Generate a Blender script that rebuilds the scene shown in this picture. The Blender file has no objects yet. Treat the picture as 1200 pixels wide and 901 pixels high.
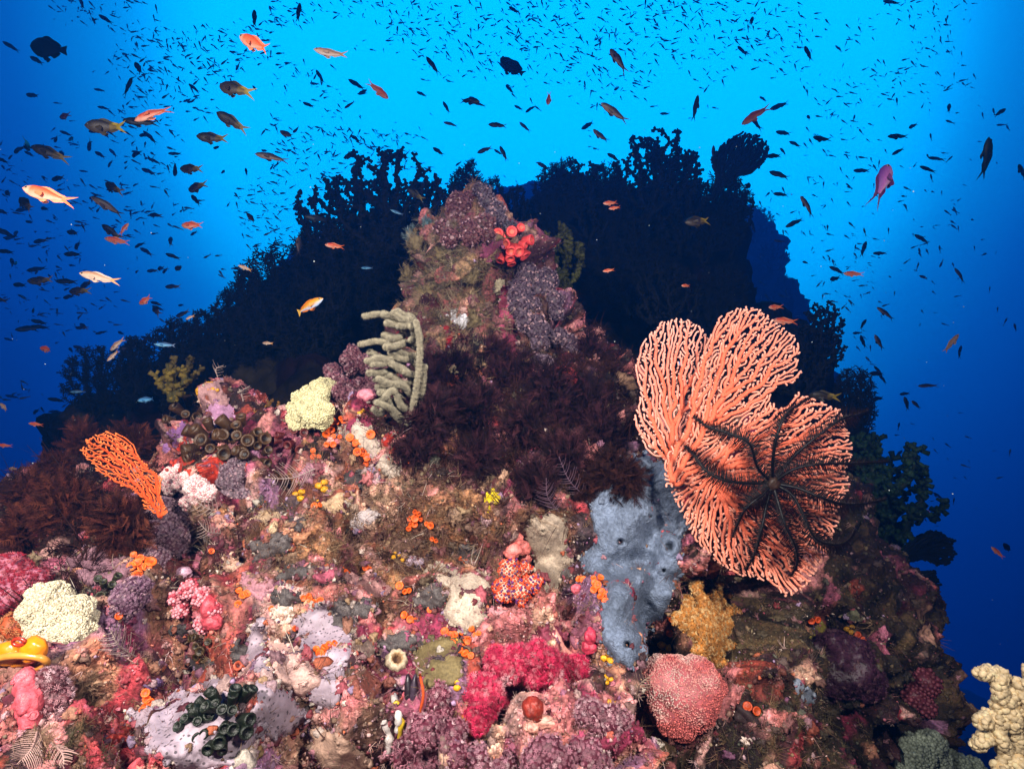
# Underwater reef wall with sea fans, soft corals, sponges and a shoal of small fish.
import bpy, bmesh, math, random
import numpy as np
from mathutils import Vector, Matrix
from mathutils.bvhtree import BVHTree

SC = bpy.context.scene
COL = SC.collection
random.seed(7)
RNG = np.random.default_rng(11)
R = math.radians

# ---------------------------------------------------------------- camera
HAZE = .044
PITCH, FPX = R(8.0), 667.0          # focal length in pixels of the 1200 x 901 photograph
cd = bpy.data.cameras.new('camera')
cam = bpy.data.objects.new('camera', cd); COL.objects.link(cam)
cd.sensor_width = 36; cd.lens = FPX / 1200 * 36; cd.clip_start = .02; cd.clip_end = 200
cam.rotation_euler = (R(90) + PITCH, 0, 0)
SC.camera = cam
FWD = np.array([0, math.cos(PITCH), math.sin(PITCH)])
UP = np.array([0, -math.sin(PITCH), math.cos(PITCH)])
RT = np.array([1., 0, 0])

def P(px, py, d):
    """point at depth d (m) on the sight line through a photo pixel"""
    return (FWD + RT * ((px - 600) / FPX) + UP * ((450.5 - py) / FPX)) * d

def proj(v):
    v = np.asarray(v); d = v @ FWD
    return 600 + FPX * (v @ RT) / d, 450.5 - FPX * (v @ UP) / d, d

# ---------------------------------------------------------------- water light (world)
SC.view_settings.view_transform = 'Standard'; SC.view_settings.look = 'None'
SC.view_settings.exposure = 0; SC.view_settings.gamma = 1
W = bpy.data.worlds.new('World'); SC.world = W; W.use_nodes = True
nt = W.node_tree; nd = nt.nodes; lk = nt.links
bg = nd['Background']
tc = nd.new('ShaderNodeTexCoord')
GLOW = P(636, 140, 1); GLOW = GLOW / np.linalg.norm(GLOW)
vm = nd.new('ShaderNodeVectorMath'); vm.operation = 'DOT_PRODUCT'
lk.new(tc.outputs['Generated'], vm.inputs[0]); vm.inputs[1].default_value = GLOW
ac = nd.new('ShaderNodeMath'); ac.operation = 'ARCCOSINE'; lk.new(vm.outputs['Value'], ac.inputs[0])
dv = nd.new('ShaderNodeMath'); dv.operation = 'DIVIDE'; dv.inputs[1].default_value = math.pi; lk.new(ac.outputs[0], dv.inputs[0])
wr = nd.new('ShaderNodeValToRGB'); lk.new(dv.outputs[0], wr.inputs[0])
wr.color_ramp.interpolation = 'B_SPLINE'
STOPS = [(0.0, (.0, .43, .97)), (.08, (.0, .43, .97)), (.152, (.0, .43, .95)), (.172, (.0, .34, .80)), (.188, (.0, .185, .52)), (.206, (.0, .125, .39)), (.224, (.0, .066, .28)),
         (.255, (.0, .028, .165)), (.29, (.0, .0125, .09)), (.33, (.0, .006, .05)), (.42, (.0, .0017, .02)), (1.0, (.0, .0005, .006))]      # doubled by the strength below
while len(wr.color_ramp.elements) < len(STOPS): wr.color_ramp.elements.new(.5)
for e, (p_, c_) in zip(wr.color_ramp.elements, STOPS): e.position = p_; e.color = (*c_, 1)
lk.new(wr.outputs[0], bg.inputs['Color']); bg.inputs['Strength'].default_value = 2.0

# the photographer's two strobes, on arms either side of the camera
def strobe(name, loc, aim, watts, size, blend, col):
    ld = bpy.data.lights.new(name, 'SPOT'); ld.energy = watts; ld.color = col
    ld.spot_size = R(size); ld.spot_blend = blend; ld.shadow_soft_size = .05
    o = bpy.data.objects.new(name, ld); COL.objects.link(o); o.location = loc
    d = Vector(aim) - Vector(loc); o.rotation_euler = d.to_track_quat('-Z', 'Y').to_euler()
strobe('strobe', (-.66, -.16, .46), P(350, 580, 1.1), 222, 108, .95, (1, .92, .82))
strobe('strobe', (.50, -.12, .46), P(650, 500, 1.2), 172, 98, 1., (1, .92, .82))

# ---------------------------------------------------------------- noise
def _h(i, j, k, s=0):
    u = np.uint32
    n = i.astype(u) * u(374761393) + j.astype(u) * u(668265263) + k.astype(u) * u(2147483629) + u((s * 1274126177) & 0xffffffff)
    n = (n ^ (n >> u(13))) * u(1274126177); n = (n ^ (n >> u(16))) * u(2246822519)
    return ((n ^ (n >> u(15))) & u(0xffffff)) * np.float32(1 / 0xffffff)

def vnoise(p, s=0):
    f = np.floor(p); t = (p - f).astype(np.float32); t = t * t * t * (t * (t * 6 - 15) + 10); f = f.astype(np.int32)
    out = 0
    for a in (0, 1):
        wa = t[:, 0] if a else 1 - t[:, 0]
        for b in (0, 1):
            wb = t[:, 1] if b else 1 - t[:, 1]
            for c in (0, 1):
                wc = t[:, 2] if c else 1 - t[:, 2]
                out = out + wa * wb * wc * _h(f[:, 0] + a, f[:, 1] + b, f[:, 2] + c, s)
    return out * 2 - 1

def fbm(p, o=4, s=0, g=.5):
    a, r = 1., 0
    for i in range(o):
        r = r + a * vnoise(p + 17.3 * i, s + i); p = p * 2.03; a *= g
    return r

def worley(p, s=0):
    p = np.asarray(p, np.float32); f = np.floor(p).astype(np.int32); best = np.full(len(p), 9.); sec = best.copy(); idd = np.zeros(len(p))
    for a in (-1, 0, 1):
        for b in (-1, 0, 1):
            for c in (-1, 0, 1):
                g = f + np.array([a, b, c], np.int32)
                q = np.stack([_h(g[:, 0], g[:, 1], g[:, 2], s + m) for m in (1, 2, 3)], 1) + g
                d = np.sqrt(((q - p) ** 2).sum(1))
                m = d < best
                sec = np.where(m, best, np.minimum(sec, d))
                idd = np.where(m, _h(g[:, 0], g[:, 1], g[:, 2], s + 9), idd); best = np.where(m, d, best)
    return best, sec, idd

# ---------------------------------------------------------------- materials
MATS = {}
GAIN = .70                          # every colour scaled down so ambient shade falls darker against the strobe light
def mat(name, rough=.6, nscale=60., nvar=.3, bscale=260., bump=.4, spec=.3, dots=None, sss=0., hue=None, bdist=.002, sheen=0.):
    if name in MATS: return MATS[name]
    m = bpy.data.materials.new(name); m.use_nodes = True; n = m.node_tree.nodes; l = m.node_tree.links
    b = n['Principled BSDF']; b.inputs['Roughness'].default_value = rough
    b.inputs['Specular IOR Level'].default_value = spec
    at = n.new('ShaderNodeAttribute'); at.attribute_name = 'Col'
    t = n.new('ShaderNodeTexCoord')
    nz = n.new('ShaderNodeTexNoise'); nz.inputs['Scale'].default_value = nscale; nz.inputs['Detail'].default_value = 5
    l.new(t.outputs['Object'], nz.inputs['Vector'])
    mr = n.new('ShaderNodeMapRange'); mr.inputs[1].default_value = .3; mr.inputs[2].default_value = .7
    mr.inputs[3].default_value = GAIN * (1 - nvar); mr.inputs[4].default_value = GAIN * (1 + nvar)
    l.new(nz.outputs['Fac'], mr.inputs[0])
    mx = n.new('ShaderNodeVectorMath'); mx.operation = 'SCALE'
    l.new(at.outputs['Color'], mx.inputs[0]); l.new(mr.outputs[0], mx.inputs['Scale'])
    out = mx.outputs[0]
    if hue:                                     # a second, finer pigment noise mixed over the colour
        n2 = n.new('ShaderNodeTexNoise'); n2.inputs['Scale'].default_value = hue[0]; n2.inputs['Detail'].default_value = 4
        l.new(t.outputs['Object'], n2.inputs['Vector'])
        r2 = n.new('ShaderNodeValToRGB'); cr = r2.color_ramp
        while len(cr.elements) < len(hue[1]): cr.elements.new(.5)
        for e, (p_, c_) in zip(cr.elements, hue[1]): e.position = p_; e.color = (*c_, 1)
        l.new(n2.outputs['Fac'], r2.inputs[0])
        m2 = n.new('ShaderNodeMix'); m2.data_type = 'RGBA'; m2.blend_type = 'MULTIPLY'; m2.inputs[0].default_value = 1
        l.new(out, m2.inputs[6]); l.new(r2.outputs[0], m2.inputs[7]); out = m2.outputs[2]
    if dots:                                    # pores: small dark pits of a sponge
        vo = n.new('ShaderNodeTexVoronoi'); vo.inputs['Scale'].default_value = dots[0]
        l.new(t.outputs['Object'], vo.inputs['Vector'])
        rr = n.new('ShaderNodeMapRange'); rr.inputs[1].default_value = dots[1]; rr.inputs[2].default_value = dots[1] * 1.5
        rr.inputs[3].default_value = dots[2]; rr.inputs[4].default_value = 1
        l.new(vo.outputs['Distance'], rr.inputs[0])
        m3 = n.new('ShaderNodeVectorMath'); m3.operation = 'SCALE'; l.new(out, m3.inputs[0]); l.new(rr.outputs[0], m3.inputs['Scale'])
        out = m3.outputs[0]
    l.new(out, b.inputs['Base Color'])
    if sss:
        b.inputs['Subsurface Weight'].default_value = sss; b.inputs['Subsurface Radius'].default_value = (1, .4, .3)
        b.inputs['Subsurface Scale'].default_value = .006
    if bump:
        bn = n.new('ShaderNodeTexNoise'); bn.inputs['Scale'].default_value = bscale; bn.inputs['Detail'].default_value = 4
        l.new(t.outputs['Object'], bn.inputs['Vector'])
        bp = n.new('ShaderNodeBump'); bp.inputs['Strength'].default_value = bump; bp.inputs['Distance'].default_value = bdist
        l.new(bn.outputs['Fac'], bp.inputs['Height']); l.new(bp.outputs['Normal'], b.inputs['Normal'])
    MATS[name] = m
    return m

def srgb(h):
    c = [int(h[i:i + 2], 16) / 255 for i in (0, 2, 4)]
    return np.array([x / 12.92 if x < .04045 else ((x + .055) / 1.055) ** 2.4 for x in c])

# ---------------------------------------------------------------- mesh collecting
class MB:
    def __init__(s): s.v, s.c, s.t, s.q, s.n = [], [], [], [], 0
    def add(s, v, f, c):
        v = np.asarray(v, float).reshape(-1, 3); f = np.asarray(f, int); c = np.asarray(c, float)
        if c.ndim == 1: c = np.broadcast_to(c, v.shape)
        s.v.append(v); s.c.append(c); (s.t if f.shape[1] == 3 else s.q).append(f + s.n); s.n += len(v)
        return s
    def inst(s, tpl, pos, rot, col, jit=0.):
        """many copies of a small template welded into this mesh: rot (M,3,3) includes the scale"""
        v, f = tpl; M_ = len(pos)
        if M_ == 0: return s
        vv = np.einsum('mij,nj->mni', rot, v) + pos[:, None, :]
        ff = (f[None] + (np.arange(M_) * len(v))[:, None, None]).reshape(-1, f.shape[1])
        cc = np.repeat(np.broadcast_to(col, (M_, 3)), len(v), 0)
        if jit: cc = cc * (1 + jit * (RNG.random((len(cc), 1)) - .5))
        return s.add(vv.reshape(-1, 3), ff, cc)
    def build(s, name, m, parent=None, origin=None, smooth=True):
        v = np.concatenate(s.v); c = np.clip(np.concatenate(s.c), 0, 1)
        t = np.concatenate(s.t) if s.t else np.zeros((0, 3), int); q = np.concatenate(s.q) if s.q else np.zeros((0, 4), int)
        if parent is not None: o0 = np.array(parent['_o'])
        else: o0 = v.mean(0) if origin is None else np.asarray(origin, float)
        me = bpy.data.meshes.new(name)
        me.vertices.add(len(v)); me.vertices.foreach_set('co', (v - o0).astype(np.float32).ravel())
        me.loops.add(t.size + q.size); me.loops.foreach_set('vertex_index', np.concatenate([t.ravel(), q.ravel()]).astype(np.int32))
        me.polygons.add(len(t) + len(q))
        me.polygons.foreach_set('loop_start', np.concatenate([np.arange(len(t)) * 3, t.size + np.arange(len(q)) * 4]).astype(np.int32))
        me.update(calc_edges=True)
        if smooth: me.shade_smooth()
        a = me.attributes.new('Col', 'FLOAT_COLOR', 'POINT')
        a.data.foreach_set('color', np.concatenate([c, np.ones((len(c), 1))], 1).astype(np.float32).ravel())
        me.materials.append(m)
        o = bpy.data.objects.new(name, me); COL.objects.link(o)
        if parent is not None: o.parent = parent
        else: o.location = o0
        o['_o'] = [float(x) for x in o0]
        return o

def tag(o, label=None, cat=None, group=None, kind=None):
    if label: o['label'] = label
    if cat: o['category'] = cat
    if group: o['group'] = group
    if kind: o['kind'] = kind
    return o

def thing(name, loc, label, cat, group=None):
    o = bpy.data.objects.new(name, None); COL.objects.link(o); o.location = loc; o.empty_display_size = .02
    o['_o'] = [float(x) for x in loc]
    return tag(o, label, cat, group)

_ico = {}
def ico(n):
    if n not in _ico:
        bm = bmesh.new(); bmesh.ops.create_icosphere(bm, subdivisions=n, radius=1)
        _ico[n] = (np.array([v.co[:] for v in bm.verts]), np.array([[v.index for v in f.verts] for f in bm.faces])); bm.free()
    return _ico[n]

def blob_v(n, amp, sc, seed, oct_=3):
    v, f = ico(n); return v * (1 + amp * fbm(v * sc + seed * 7.7, oct_, seed))[:, None], f

def unit(a): return a / (np.linalg.norm(a, axis=-1, keepdims=True) + 1e-12)

def tube(path, rad, k=5, cap=True, squash=1.):
    p = np.asarray(path, float); n = len(p); rad = np.broadcast_to(np.asarray(rad, float), n)
    tg = unit(np.gradient(p, axis=0)); ref = np.array([.31, .17, .93]) if abs(tg[:, 2]).mean() < .8 else np.array([.93, .2, .1])
    a = unit(np.cross(tg, ref)); b = np.cross(tg, a)
    th = np.arange(k) / k * 2 * math.pi
    v = p[:, None] + rad[:, None, None] * (np.cos(th)[None, :, None] * a[:, None] + squash * np.sin(th)[None, :, None] * b[:, None])
    i = np.arange(n - 1)[:, None] * k; j = np.arange(k)[None]; j2 = (j + 1) % k
    f = np.stack([i + j, i + j2, i + k + j2, i + k + j], -1).reshape(-1, 4)
    v = v.reshape(-1, 3)
    return v, f

def addtube(mb, path, rad, col, k=5, squash=1., tipcol=None):
    v, f = tube(path, rad, k, squash=squash); c = np.asarray(col, float)
    if tipcol is not None:
        t = np.repeat(np.linspace(0, 1, len(path)), k)[:, None]; c = c * (1 - t) + np.asarray(tipcol) * t
    n0 = mb.n
    mb.add(v, f, c)
    p = np.asarray(path, float); r = np.broadcast_to(rad, len(p))
    for e, s in ((0, 1), (len(p) - 1, -1)):                      # close both ends
        ring = n0 + e * k + np.arange(k)
        tip = p[e] + unit(p[e] - p[e + s]) * r[e] * .7
        cc = c if c.ndim == 1 else c[e * k]
        mb.v.append(tip[None]); mb.c.append(cc[None]); ti = mb.n; mb.n += 1
        mb.t.append(np.stack([np.full(k, ti), ring, np.roll(ring, -1)], 1))

def bez(pts, n=12):
    """smooth curve through points (Catmull-Rom)"""
    p = np.asarray(pts, float); p = np.vstack([2 * p[0] - p[1], p, 2 * p[-1] - p[-2]]); out = []
    for i in range(1, len(p) - 2):
        t = np.linspace(0, 1, n, endpoint=False)[:, None]
        out.append(.5 * (2 * p[i] + (p[i + 1] - p[i - 1]) * t + (2 * p[i - 1] - 5 * p[i] + 4 * p[i + 1] - p[i + 2]) * t ** 2 + (3 * p[i] - p[i - 1] - 3 * p[i + 1] + p[i + 2]) * t ** 3))
    return np.vstack(out + [p[-2][None]])

def frame(n):
    """matrix whose z column is n"""
    n = unit(np.asarray(n, float)); a = np.cross(n, [0, 0, 1.]) if abs(n[2]) < .9 else np.cross(n, [1., 0, 0])
    a = unit(a); return np.stack([a, np.cross(n, a), n], 1)

def frames(N, spin=True):
    N = unit(N); ref = np.where(np.abs(N[:, 2:3]) < .9, [[0, 0, 1.]], [[1., 0, 0]])
    a = unit(np.cross(N, ref)); b = np.cross(N, a)
    if spin:
        t = RNG.random((len(N), 1)) * 2 * math.pi; a, b = np.cos(t) * a + np.sin(t) * b, -np.sin(t) * a + np.cos(t) * b
    return np.stack([a, b, N], 2)

def inpoly(x, y, poly):
    poly = np.asarray(poly, float); c = np.zeros(np.shape(x), bool); j = len(poly) - 1
    for i in range(len(poly)):
        xi, yi = poly[i]; xj, yj = poly[j]
        c ^= ((yi > y) != (yj > y)) & (x < (xj - xi) * (y - yi) / (yj - yi + 1e-12) + xi); j = i
    return c

def edgedist(x, y, poly):
    poly = np.asarray(poly, float); d = np.full(np.shape(x), 1e9)
    for i in range(len(poly)):
        a, b = poly[i - 1], poly[i]; e = b - a
        t = np.clip(((x - a[0]) * e[0] + (y - a[1]) * e[1]) / (e @ e + 1e-12), 0, 1)
        d = np.minimum(d, np.hypot(x - a[0] - t * e[0], y - a[1] - t * e[1]))
    return d

def colonize(attr, base, step, kill, infl, iters=400, jitter=.15, seed=0):
    """space colonisation in 2D or 3D: nodes and parents of a branching skeleton"""
    rg = np.random.default_rng(seed); attr = np.asarray(attr, float); base = np.atleast_2d(np.asarray(base, float))
    nodes = [b for b in base]; par = [-1] + list(range(len(base) - 1))
    d2 = np.linalg.norm(attr[:, None] - base[None], axis=2); near = d2.argmin(1); nd_ = d2.min(1)
    act = np.ones(len(attr), bool)
    for it in range(iters):
        w = act & (nd_ < infl)
        if not w.any():
            if act.any() and len(nodes) < 4000 and nd_[act].min() > infl * .99:      # crawl towards the nearest
                k = np.where(act)[0][nd_[act].argmin()]; w = np.zeros(len(attr), bool); w[k] = True
            else: break
        idx, inv = np.unique(near[w], return_inverse=True); dirs = unit(attr[w] - np.array(nodes)[near[w]])
        acc = np.zeros((len(idx), attr.shape[1])); np.add.at(acc, inv, dirs)
        acc = unit(unit(acc) + jitter * rg.normal(size=acc.shape)); NA = np.array(nodes); new = NA[idx] + acc * step
        ok = []
        for q, (n_, i_) in enumerate(zip(new, idx)):
            if np.min(np.sum((NA - n_) ** 2, 1)) > (step * .45) ** 2: ok.append(q)
        if not ok:
            act &= ~w; continue
        s0 = len(nodes)
        for q in ok: nodes.append(new[q]); par.append(int(idx[q]))
        NN = np.array(nodes[s0:]); dd = np.linalg.norm(attr[:, None] - NN[None], axis=2); k = dd.argmin(1); m = dd.min(1)
        b = m < nd_; near = np.where(b, s0 + k, near); nd_ = np.where(b, m, nd_); act &= nd_ > kill
    return np.array(nodes), np.array(par)

def chains(nodes, par, r0, e=2.4, rmax=1e9):
    n = len(nodes); ch = [[] for _ in range(n)]
    for i, p in enumerate(par):
        if p >= 0: ch[p].append(i)
    acc = np.zeros(n)
    for i in range(n - 1, -1, -1):
        if not ch[i]: acc[i] = r0 ** e
        if par[i] >= 0: acc[par[i]] += acc[i]
    rad = np.minimum(acc ** (1 / e), rmax); out = []
    stack = [(0, None)]
    while stack:
        i, st = stack.pop(); c = [] if st is None else [st]
        while True:
            c.append(i)
            if not ch[i]: break
            big = max(ch[i], key=lambda k: acc[k])
            for k in ch[i]:
                if k != big: stack.append((k, i))
            i = big
        if len(c) > 1: out.append(c)
    return rad, out
# ---------------------------------------------------------------- the reef (terrain)
def lumps_mesh(lumps, voxel, sub):
    bm = bmesh.new()
    for (px, py, ds, r, sx, sy, sz) in lumps:
        c = P(px, py, ds); c = c + unit(c) * r * sy
        bmesh.ops.create_icosphere(bm, subdivisions=3, radius=1, matrix=Matrix.Translation(Vector(c)) @ Matrix.Diagonal((r * sx, r * sy, r * sz, 1)))
    def evaluate(me, mod):
        o = bpy.data.objects.new('tmp', me); COL.objects.link(o); mod(o)
        dg = bpy.context.evaluated_depsgraph_get(); ev = o.evaluated_get(dg); em = ev.to_mesh()
        n = len(em.vertices); v = np.zeros(n * 3, np.float32); em.vertices.foreach_get('co', v)
        nn = np.zeros(n * 3, np.float32); em.vertices.foreach_get('normal', nn)
        lv = np.zeros(len(em.loops), np.int32); em.loops.foreach_get('vertex_index', lv)
        ev.to_mesh_clear(); bpy.data.objects.remove(o); bpy.data.meshes.remove(me)
        return v.reshape(-1, 3).astype(float), nn.reshape(-1, 3).astype(float), lv.reshape(-1, 4)
    def remesh(o):
        m = o.modifiers.new('r', 'REMESH'); m.mode = 'VOXEL'; m.voxel_size = voxel
    def subdiv(o):
        s = o.modifiers.new('s', 'SUBSURF'); s.levels = sub; s.render_levels = sub
    me = bpy.data.meshes.new('tmp'); bm.to_mesh(me); bm.free()
    v, n, q = evaluate(me, remesh)
    c = v[q].mean(1); px, py, d = proj(c); fcn = unit(np.cross(v[q[:, 1]] - v[q[:, 0]], v[q[:, 2]] - v[q[:, 1]]))
    keep = (py < 1040) & ((fcn * unit(c)).sum(1) < .75) & (px > -260) & (px < 1460)      # leave out what lies under or far behind the reef
    q = q[keep]; used = np.unique(q); mp = np.zeros(len(v), int); mp[used] = np.arange(len(used)); v, q = v[used], mp[q]
    me = bpy.data.meshes.new('tmp'); me.from_pydata(v.tolist(), [], q.tolist())
    return evaluate(me, subdiv)

FRONT = [  # px, py, depth of the front face, radius, x, y, z stretch
    (120, 960, .66, .26, 1.2, 1, 1), (330, 960, .66, .28, 1.2, 1, 1), (560, 950, .68, .28, 1.2, 1, 1), (780, 950, .80, .28, 1.2, 1, 1),
    (960, 960, 1.12, .3, .9, 1, 1), (20, 860, .80, .26, 1, 1, 1), (200, 840, .84, .30, 1.2, 1, 1), (400, 830, .84, .30, 1.2, 1, 1),
    (600, 820, .84, .30, 1.2, 1, 1), (780, 810, .96, .30, 1, 1, 1), (950, 800, 1.26, .32, 1, 1, 1), (1010, 800, 1.5, .26, .6, 1, 1),
    (30, 740, 1.02, .2, .8, 1, .7), (170, 730, .98, .34, 1, 1, .9), (360, 710, .98, .36, 1.2, 1, .9), (560, 700, .98, .36, 1.2, 1, 1),
    (760, 690, 1.06, .34, 1, 1, 1.1), (930, 730, 1.34, .34, 1, 1, 1), (990, 740, 1.55, .26, .7, 1, 1),
    (150, 640, 1.18, .30, .9, 1, .8), (310, 610, 1.16, .34, 1, 1, .9), (480, 600, 1.16, .36, 1, 1, .9), (650, 590, 1.16, .36, 1, 1, 1),
    (790, 600, 1.24, .32, .8, 1, 1), (920, 640, 1.46, .30, .8, 1, 1),
    (250, 485, 1.36, .095, .9, 1, .75), (255, 545, 1.32, .18, .9, 1, .9), (330, 560, 1.32, .17, 1, 1, .6), (395, 510, 1.34, .15, .9, 1, .75), (440, 545, 1.3, .2, 1, 1, .9),
    (540, 520, 1.36, .26, 1, 1, 1), (660, 500, 1.42, .26, 1, 1, 1.1), (560, 430, 1.52, .22, .9, 1, 1.3), (640, 420, 1.56, .18, .9, 1, 1.1),
    (540, 345, 1.66, .15, .95, .9, 1.5), (527, 295, 1.70, .115, .9, .9, 1.0), (545, 258, 1.72, .066, .9, 1, 1.1), (575, 305, 1.70, .08, .8, 1, 1.3),
    (595, 350, 1.66, .11, .8, 1, 1.5), (500, 265, 1.74, .045, 1, 1, 1), (540, 315, 1.6, .06, 1, 1, 1.3), (520, 380, 1.56, .07, 1, 1, 1), (565, 345, 1.6, .055, 1, 1, 1.6), (645, 385, 1.7, .10, .8, 1, .8), (90, 620, 1.36, .2, 1.1, 1, .8),
    (500, 760, 1.3, .5, 1.5, .6, .8), (800, 800, 1.4, .4, 1.2, .6, .8),
]
fv, fn, fq = lumps_mesh(FRONT, .02, 2)
big = fbm(fv * 3.1, 3, 3); w1, w2, wid = worley(fv * 11 + .6 * fbm(fv * 9, 2, 5)[:, None], 21)
v1, v2, vid = worley(fv * 27 + .5 * fbm(fv * 20, 2, 8)[:, None], 31)
fine = fbm(fv * 55, 3, 40); crev = np.clip(-fbm(fv * 7.5, 3, 60) - .16, 0, 1)
med = fbm(fv * 17, 3, 77); ridg = 1 - 2.2 * np.abs(fbm(fv * 6.5, 3, 55))
fuzz = fbm(fv * 120, 2, 44)
disp = .036 * big + .0022 * fuzz + .036 * (.5 - w1 ** 2) * (.2 + wid) + .022 * ridg + .012 * (.5 - v1 ** 2) * (.2 + 1.4 * vid) + .015 * med + .006 * fine - .23 * crev; print('reef verts', len(fv))
pz = proj(fv); disp = disp * (1 + .6 * np.exp(-((pz[0] - 540) / 90) ** 2 - ((pz[1] - 320) / 110) ** 2))      # the pinnacle is craggier
fv = fv + fn * disp[:, None]

def pal(*hx): return np.array([srgb(h) for h in hx])
PAL_PINK = pal('b47a78', 'cc8c92', 'a86a84', '6c4850', 'dab8a8', '964464', '5c5058', 'b8907c', 'dca4a8', '5a2838', 'a4584c', '8c7468', 'c8a8a8', '4a343c', '9c7ca0', 'b85460')
PAL_BROWN = pal('8a684c', '6f5038', 'a07a5a', '5a3e2e', '7c5c50', 'b08c6c', '4a3028', '8a5a48', '6a4a3c', '94705c')
PAL_DARK = pal('3a241e', '2c1a18', '4a2c26', '241414', '3c2020', '52362c')
PAL_OLIVE = pal('3c3428', '302b20', '4a3e2c', '38281c', '24211a', '44282e', '564a36', '2e1c20', '665a42', '342e24')  # olive growth, darkened further to put the right slope's shade into its colour
PAL_TAN = pal('86705a', '94806a', '6c5a4a', '80706a', '5a4c42', 'a08c74', '8a5a68', '8a6468', 'a88a80', '6a4a52')
def region_w(px, py):
    g = lambda cx, cy, rx, ry: np.exp(-(((px - cx) / rx) ** 2 + ((py - cy) / ry) ** 2))
    wb = 1.6 * g(500, 600, 130, 55) + .5 * g(420, 640, 220, 60)
    wd = 2.2 * g(610, 500, 120, 75) + 1.5 * g(70, 600, 110, 80) + 1.0 * g(700, 440, 70, 70) + .7 * g(300, 490, 40, 40)
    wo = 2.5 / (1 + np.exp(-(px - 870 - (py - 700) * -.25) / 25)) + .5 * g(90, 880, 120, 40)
    wt = 2.4 * g(535, 320, 70, 85)
    return np.stack([np.full(np.shape(px), .65), wb, wd, wo, wt], -1)
PALS = [PAL_PINK, PAL_BROWN, PAL_DARK, PAL_OLIVE, PAL_TAN]
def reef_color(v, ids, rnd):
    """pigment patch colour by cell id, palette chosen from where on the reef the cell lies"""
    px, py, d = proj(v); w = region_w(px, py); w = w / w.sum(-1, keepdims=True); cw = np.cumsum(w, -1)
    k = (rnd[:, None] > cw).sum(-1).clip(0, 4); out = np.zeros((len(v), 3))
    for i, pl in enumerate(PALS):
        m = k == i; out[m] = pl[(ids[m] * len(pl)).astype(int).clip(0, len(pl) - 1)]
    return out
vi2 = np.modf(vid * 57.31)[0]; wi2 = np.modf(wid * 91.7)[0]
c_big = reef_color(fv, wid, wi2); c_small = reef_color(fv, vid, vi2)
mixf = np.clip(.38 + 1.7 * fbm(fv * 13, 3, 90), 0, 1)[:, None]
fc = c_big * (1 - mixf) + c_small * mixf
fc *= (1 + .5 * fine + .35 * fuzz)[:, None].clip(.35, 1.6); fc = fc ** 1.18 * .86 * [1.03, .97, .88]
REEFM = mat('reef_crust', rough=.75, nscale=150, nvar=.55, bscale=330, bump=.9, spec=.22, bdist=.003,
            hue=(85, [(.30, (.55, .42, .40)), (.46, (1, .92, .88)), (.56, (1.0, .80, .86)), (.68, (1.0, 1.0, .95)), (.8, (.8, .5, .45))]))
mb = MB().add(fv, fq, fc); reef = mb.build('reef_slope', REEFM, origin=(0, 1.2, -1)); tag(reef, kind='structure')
BV = BVHTree.FromPolygons([tuple(x) for x in fv], fq.tolist())

BACK = [(270, 470, 2.9, .44, 1.2, 1, .75), (150, 510, 2.7, .34, 1.2, 1, .65), (370, 420, 3.1, .42, .8, 1, .8), (455, 320, 3.0, .42, .7, 1, 1.0), (560, 330, 3.3, .55, 1, 1, .85),
        (660, 310, 3.4, .62, 1, 1, .8), (765, 290, 3.4, .5, 1, 1, .85), (810, 330, 3.2, .42, .7, 1, 1.0), (870, 440, 2.9, .42, .7, 1, 1),
        (930, 510, 2.6, .34, .8, 1, 1), (950, 600, 2.3, .36, .8, 1, 1), (985, 720, 2.0, .30, .7, 1, 1.2), (600, 500, 3.0, .8, 1.5, 1, 1.1), (780, 560, 2.6, .6, 1.2, 1, 1),
        (400, 560, 2.5, .6, 1.2, 1, 1), (600, 1000, 2.2, 1.1, 1.2, 1, 1)]
def back_reef(lumps, voxel, seed, origin, rel=1.):
    v, n, q = lumps_mesh(lumps, voxel, 1)
    a, _, i_ = worley(v * 3.5, seed); v = v + n * rel * (.10 * fbm(v * 2.2, 3, seed) + .10 * (.5 - a) + .05 * fbm(v * 9, 4, seed + 5))[:, None]
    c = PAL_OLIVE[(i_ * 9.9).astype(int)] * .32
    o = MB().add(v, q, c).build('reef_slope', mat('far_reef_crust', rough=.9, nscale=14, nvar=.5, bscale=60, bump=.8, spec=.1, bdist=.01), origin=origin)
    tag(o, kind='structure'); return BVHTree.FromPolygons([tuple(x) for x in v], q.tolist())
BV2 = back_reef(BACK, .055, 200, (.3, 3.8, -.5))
FAR = [(868, 310, 10.36, 0.96, .7, 1, 1.0), (895, 385, 9.99, 0.96, .7, 1, 1), (930, 470, 9.62, 0.93, .8, 1, .9), (960, 560, 9.25, 1.11, .8, 1, 1),
       (1120, 960, 7.77, 1.67, 1.4, 1, .55), (1230, 985, 8.14, 1.85, 1.4, 1, .5), (650, 270, 10.73, 1.48, 1.4, 1, .6), (380, 330, 9.62, 0.93, .7, 1, .8)]
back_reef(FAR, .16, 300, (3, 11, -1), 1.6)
sv = np.stack(np.meshgrid(np.linspace(-14, 14, 80), np.linspace(-1.9, 20.5, 80)), -1).reshape(-1, 2)
sz = -7.0 + .25 * fbm(np.c_[sv, sv[:, :1] * 0] * .6, 4, 70)
ii = np.arange(79)[:, None] * 80 + np.arange(79)[None]; ii = ii.ravel()
tag(MB().add(np.c_[sv, sz], np.stack([ii, ii + 1, ii + 81, ii + 80], 1), srgb('3a3a34')).build('seabed', mat('seabed_rubble', rough=.95, nscale=3, nvar=.5, bscale=8, bump=.8, spec=.1, bdist=.05), origin=(0, 9, -7)), kind='structure')

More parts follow.
